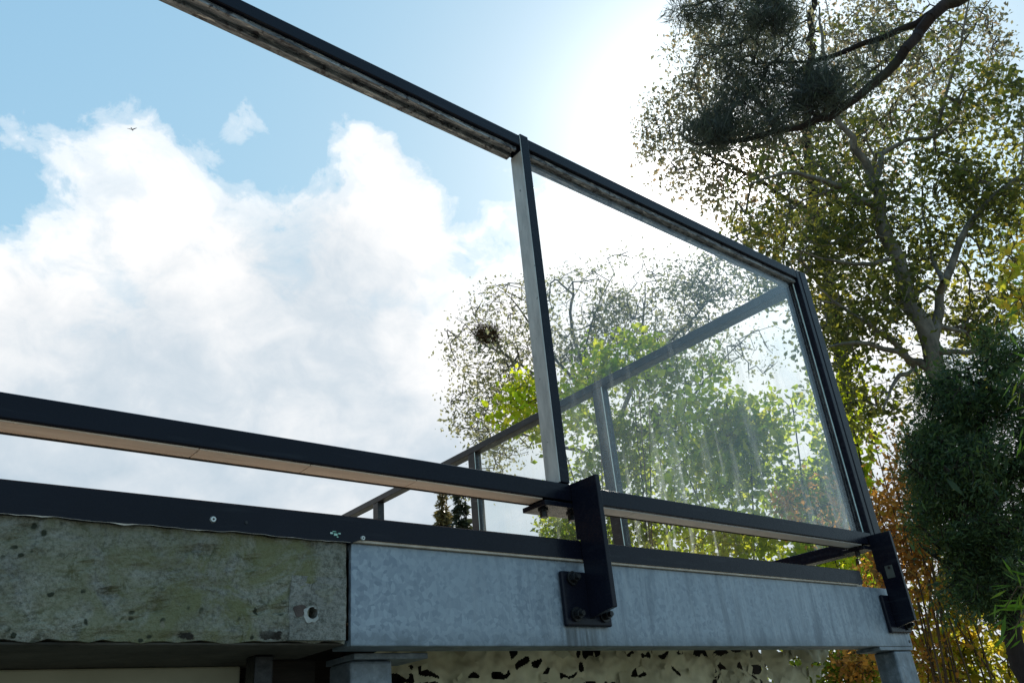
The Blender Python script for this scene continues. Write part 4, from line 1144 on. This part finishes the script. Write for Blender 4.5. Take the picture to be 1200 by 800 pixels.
def gable_house(name, label, cat, c, w, l, hw_, hr, rz, wallmat, roofmat='tiles', chim=True, wins=True):
    root = thing(name, (c[0], c[1], 0), label, cat)
    ca, sa = math.cos(rz), math.sin(rz)

    def T(p): return (c[0] + p[0] * ca - p[1] * sa, c[1] + p[0] * sa + p[1] * ca, p[2])
    V = [(-w, -l, 0), (w, -l, 0), (w, l, 0), (-w, l, 0), (-w, -l, hw_), (w, -l, hw_), (w, l, hw_), (-w, l, hw_), (0, -l, hr), (0, l, hr)]
    Fc = [[0, 1, 5, 8, 4], [1, 2, 6, 5], [2, 3, 7, 9, 6], [3, 0, 4, 7]]
    raw_mesh('wall', [T(v) for v in V], Fc, wallmat, root)
    o = 0.35; t = 0.12; s = (hr - hw_) / w
    rv, rf, uv = [], [], []
    for sg in (-1, 1):
        b = len(rv)
        e = (sg * (w + o), hw_ - o * s)
        for (dz) in (0.03, 0.03 + t):
            rv += [(0, -l - o, hr + dz), (0, l + o, hr + dz), (e[0], l + o, e[1] + dz), (e[0], -l - o, e[1] + dz)]
            sl_ = math.hypot(w + o, hr - e[1]); uv += [(-l - o, 0), (l + o, 0), (l + o, sl_), (-l - o, sl_)]
        rf += [[b, b + 1, b + 2, b + 3], [b + 4, b + 5, b + 6, b + 7], [b + 2, b + 3, b + 7, b + 6], [b, b + 3, b + 7, b + 4], [b + 1, b + 2, b + 6, b + 5]]
    roof = raw_mesh('roof', [T(v) for v in rv], rf, roofmat, root, False, uv)
    if chim:
        m = MB(); q = T((w * 0.25, l * 0.3, 0)); m.box((q[0] - .35, q[1] - .35, hr - 1.0), (q[0] + .35, q[1] + .35, hr + 1.0), 0.02)
        m.box((q[0] - .42, q[1] - .42, hr + 1.003), (q[0] + .42, q[1] + .42, hr + 1.12), 0.02); m.build('chimney', 'brick', roof)
    if wins:
        for sg in (-1, 1):
            for yy in (-l * 0.5, l * 0.5):
                def wbox(nm, mt, x0, x1, y0, y1, z0, z1, par_):
                    vv = [T((x, y, z)) for z in (z0, z1) for x, y in ((x0, y0), (x1, y0), (x1, y1), (x0, y1))]
                    return raw_mesh(nm, vv, [[0, 1, 2, 3], [4, 5, 6, 7], [0, 1, 5, 4], [1, 2, 6, 5], [2, 3, 7, 6], [3, 0, 4, 7]], mt, par_)
                xa = sg * (w + 0.003); wf = wbox('window', 'white_frame', xa, xa + sg * 0.06, yy - .6, yy + .6, 1.0, 2.2, root)
                wbox('pane', 'window', xa + sg * 0.0625, xa + sg * 0.07, yy - .5, yy + .5, 1.1, 2.1, wf)
    return root


q = at(546, 604, 48)
gable_house('gabled_house', 'small orange gabled house between the distant conifers', 'house', (q[0] + 1.2, q[1] + 1.5), 3.2, 4.5, 8.2, 10.6, 0.6, 'orange_gable', chim=False)
# own house beyond the left edge, mirrored in the side glass
gable_house('tiled_house', 'brown tiled house beside the deck, mirrored in the side glass', 'house', (-5.6, 9.5), 5.0, 5.2, 3.8, 8.4, math.radians(0), 'brick')

# --- trees behind the viewer (mirrored in the front glass)
for (x, y, h_) in ((9.5, -11.0, 6.5), (3.0, -13.5, 5.0)):
    base = np.array([x, y, 0.0])
    lim = [([base, base + [0.1, 0.1, h_ * 0.5], base + [0.0, 0.2, h_]], 0.16, 0.03, None)]
    Tg = [base + np.array([rnd.gauss(0, 1.2), rnd.gauss(0, 1.2), h_ * rnd.uniform(0.45, 1.15)]) for _ in range(260)]
    tree('garden_tree', 'bare twigged garden tree behind the viewer, mirrored in the glass' if x > 5 else 'shorter garden tree behind the viewer, mirrored in the glass', 'tree', base, lim, Tg,
         dict(per=5, spread=0.12, L=0.09, W=0.05, maxr=0.010, up=0.4), 'bark_grey', 'leaf_mid', seg=0.4)

# ------------------------------------------------------------------ bird
bp = at(155, 152, 62.0)
bird = thing('bird', tuple(bp), 'tiny dark bird gliding in the blue sky at upper left', 'bird')
rx_ = R[0]; uy_ = -R[1]; fz_ = R[2]
Vb, Fb = [], []
prof = [(-0.20, 0.005), (-0.13, 0.03), (-0.03, 0.045), (0.08, 0.04), (0.14, 0.028), (0.19, 0.026), (0.22, 0.005)]
fw = np.array([0.35, 0.55, 0.1]); fw /= np.linalg.norm(fw); sd_ = np.cross(fw, [0, 0, 1]); sd_ /= np.linalg.norm(sd_); up_ = np.cross(sd_, fw)
for (t, r_) in prof:
    for k in range(8):
        a = k * math.pi / 4; Vb.append(bp + fw * t + (sd_ * math.cos(a) + up_ * math.sin(a) * 0.85) * r_)
for i in range(len(prof) - 1):
    for k in range(8):
        Fb.append([i * 8 + k, i * 8 + (k + 1) % 8, (i + 1) * 8 + (k + 1) % 8, (i + 1) * 8 + k])
for sg, lift in ((1, 0.30), (-1, 0.16)):
    b = len(Vb)
    for (s_, ch, off, z_) in ((0.03, 0.16, 0.02, 0.02), (0.17, 0.14, 0.05, 0.02 + lift * 0.35), (0.32, 0.09, 0.0, 0.02 + lift * 0.45), (0.45, 0.015, -0.08, 0.02 + lift * 0.3)):
        for (f_, dz) in ((ch / 2, 0.004), (-ch / 2, 0.0)):
            Vb.append(bp + sd_ * sg * s_ + fw * (off + f_) + up_ * (z_ + dz))
    for i in range(3): Fb.append([b + 2 * i, b + 2 * i + 2, b + 2 * i + 3, b + 2 * i + 1])
b = len(Vb)
for (t, s_) in ((-0.15, 0.03), (-0.15, -0.03), (-0.31, -0.06), (-0.31, 0.06)): Vb.append(bp + fw * t + sd_ * s_)
Fb.append([b, b + 1, b + 2, b + 3])
raw_mesh('body', Vb, Fb, 'bird', bird, True)

# ------------------------------------------------------------------ sky and sun
S = ray(858, 190)
S_el = math.asin(S[2]); S_az = math.atan2(S[1], S[0])
w = bpy.data.worlds.new('World'); sc.world = w; w.use_nodes = True
nt = w.node_tree
for n_ in list(nt.nodes): nt.nodes.remove(n_)
g = NT(nt)
out = nt.nodes.new('ShaderNodeOutputWorld')
sky = nt.nodes.new('ShaderNodeTexSky'); sky.sky_type = 'NISHITA'; sky.sun_disc = False
sky.sun_elevation = S_el; sky.sun_rotation = math.pi / 2 - S_az
sky.air_density = 1.0; sky.dust_density = 0.25; sky.ozone_density = 2.0
tc = nt.nodes.new('ShaderNodeTexCoord'); d = tc.outputs['Generated']


def dotv(v):
    nd = nt.nodes.new('ShaderNodeVectorMath'); nd.operation = 'DOT_PRODUCT'
    g.l(d, nd.inputs[0]); nd.inputs[1].default_value = tuple(v); return nd.outputs['Value']


SKY_GAIN = 0.15
bg1 = nt.nodes.new('ShaderNodeBackground'); bg1.inputs[1].default_value = SKY_GAIN
skc = g.mix(1.0, sky.outputs[0], (1.18, 1.92, 2.55), 'MULTIPLY')
def vmath(op, a, b):
    nd = nt.nodes.new('ShaderNodeVectorMath'); nd.operation = op
    g.l(a, nd.inputs[0])
    if isinstance(b, tuple): nd.inputs[1].default_value = b
    else: g.l(b, nd.inputs[1])
    return nd.outputs[0]
soft = vmath('ADD', vmath('MULTIPLY', skc, (0.135, 0.135, 0.135)), (0.46, 0.46, 0.46))
skc = vmath('MINIMUM', vmath('DIVIDE', skc, soft), (3.9, 5.4, 6.5)); g.l(skc, bg1.inputs[0])
# cloud bank below a great circle through two sky points
na = np.cross(ray(560, 225), ray(-40, 175)); na /= np.linalg.norm(na)
if na @ ray(300, 450) < 0: na = -na
s_lin = dotv(na)


def puff(px, py, rpx, amp):
    dv = dotv(ray(px, py)); th = math.cos(rpx / F)
    t = g.math('DIVIDE', g.math('SUBTRACT', dv, th), 1 - th, clamp=True)
    return g.math('MULTIPLY', t, amp)


nvec = g.mapping(d, (1, 1, 1.35), loc=(0.35, 0.1, 0.2))
n1 = g.noise(nvec, 5.2, 9, 0.60, 0.25)
n2 = g.noise(g.mapping(d, (1, 1, 1.2), loc=(2.1, 0.4, 1.0)), 3.0, 7, 0.55, 0.2)
n3 = g.noise(g.mapping(d, (1, 1, 1.2), loc=(5.1, 2.4, 1.0)), 17.0, 8, 0.62, 0.5)
dens = g.math('ADD', g.math('MULTIPLY', s_lin, 2.6), g.math('MULTIPLY', g.math('SUBTRACT', n1, 0.5), 1.1))
dens = g.math('ADD', dens, g.math('MULTIPLY', g.math('SUBTRACT', n3, 0.5), 0.62))
dens = g.math('SUBTRACT', dens, 0.03)
for a in ((402, 150, 36, 0.30), (440, 178, 40, 0.30), (290, 130, 45, 0.26), (15, 30, 55, 0.20), (670, 25, 90, 0.30), (600, 70, 90, 0.12), (760, 40, 90, 0.16), (180, 155, 25, 0.08), (110, 200, 110, 0.22), (20, 235, 60, -0.28), (520, 205, 75, -0.22),
          (350, 90, 150, -0.15), (200, 95, 80, -0.15), (450, 255, 110, 0.30), (740, 270, 150, 0.35), (240, 280, 100, 0.2)):
    dens = g.math('ADD', dens, puff(*a))
rb = ray(820, 420); rb = np.array([rb[0], -rb[1], rb[2]])
th = math.cos(0.75)
dens = g.math('SUBTRACT', dens, g.math('MULTIPLY', g.math('DIVIDE', g.math('SUBTRACT', dotv(rb), th), 1 - th, clamp=True), 2.2))
cl = g.ramp(dens, [(0.0, 0.02), (0.07, 0.30), (0.18, 0.72), (0.40, 1.0)], 'EASE')
shade = g.math('ADD', g.math('MULTIPLY', g.math('SUBTRACT', n2, 0.5), 1.5), 0.92)
shade = g.math('SUBTRACT', shade, g.math('MULTIPLY', g.math('MAXIMUM', s_lin, 0.0), 1.15))
shade = g.math('ADD', shade, g.math('ADD', g.math('MULTIPLY', g.math('SUBTRACT', n1, 0.5), 0.8), g.math('MULTIPLY', g.math('SUBTRACT', n3, 0.5), 0.55)))
for a in ((400, 370, 140, -0.42), (180, 470, 240, -0.20), (560, 330, 150, 0.25), (330, 250, 90, -0.10), (100, 230, 80, -0.1)):
    shade = g.math('ADD', shade, puff(*a))
ccol = g.ramp(shade, [(0.10, (0.50, 0.62, 0.72)), (0.45, (0.68, 0.76, 0.83)), (0.80, (0.98, 0.99, 1.0)), (1.0, (1.12, 1.12, 1.12))])
bg2 = nt.nodes.new('ShaderNodeBackground'); bg2.inputs[1].default_value = 1.0; g.l(ccol, bg2.inputs[0])
mx = nt.nodes.new('ShaderNodeMixShader'); g.l(cl, mx.inputs[0]); g.l(bg1.outputs[0], mx.inputs[1]); g.l(bg2.outputs[0], mx.inputs[2])
# bright aureole around the sun
ds = g.math('MAXIMUM', dotv(S), 0.0)
gl_ = g.math('ADD', g.math('MULTIPLY', g.math('POWER', ds, 24.0), 0.26), g.math('ADD', g.math('MULTIPLY', g.math('POWER', ds, 90.0), 1.3), g.math('MULTIPLY', g.math('POWER', ds, 2200.0), 12.0)))
bg3 = nt.nodes.new('ShaderNodeBackground'); bg3.inputs[0].default_value = (1.0, 0.96, 0.92, 1); g.l(gl_, bg3.inputs[1])
ad = nt.nodes.new('ShaderNodeAddShader'); g.l(mx.outputs[0], ad.inputs[0]); g.l(bg3.outputs[0], ad.inputs[1])
g.l(ad.outputs[0], out.inputs[0])

sun = bpy.data.lights.new('sun', 'SUN'); sun.energy = 5.0; sun.angle = math.radians(0.5); sun.color = (1.0, 0.93, 0.82)
so = bpy.data.objects.new('sun', sun); col.objects.link(so)
so.rotation_euler = Vector(tuple(-S)).to_track_quat('-Z', 'Y').to_euler(); so.location = tuple(S * 60)

# ------------------------------------------------------------------ render settings
sc.view_settings.view_transform = 'Standard'; sc.view_settings.look = 'None'
sc.view_settings.exposure = 0.0; sc.view_settings.gamma = 1.0
sc.cycles.max_bounces = 8; sc.cycles.transparent_max_bounces = 16
sc.cycles.diffuse_bounces = 3; sc.cycles.glossy_bounces = 4; sc.cycles.transmission_bounces = 6
sc.cycles.sample_clamp_indirect = 6.0
sc.cycles.use_denoising = True
sc.render.film_transparent = False
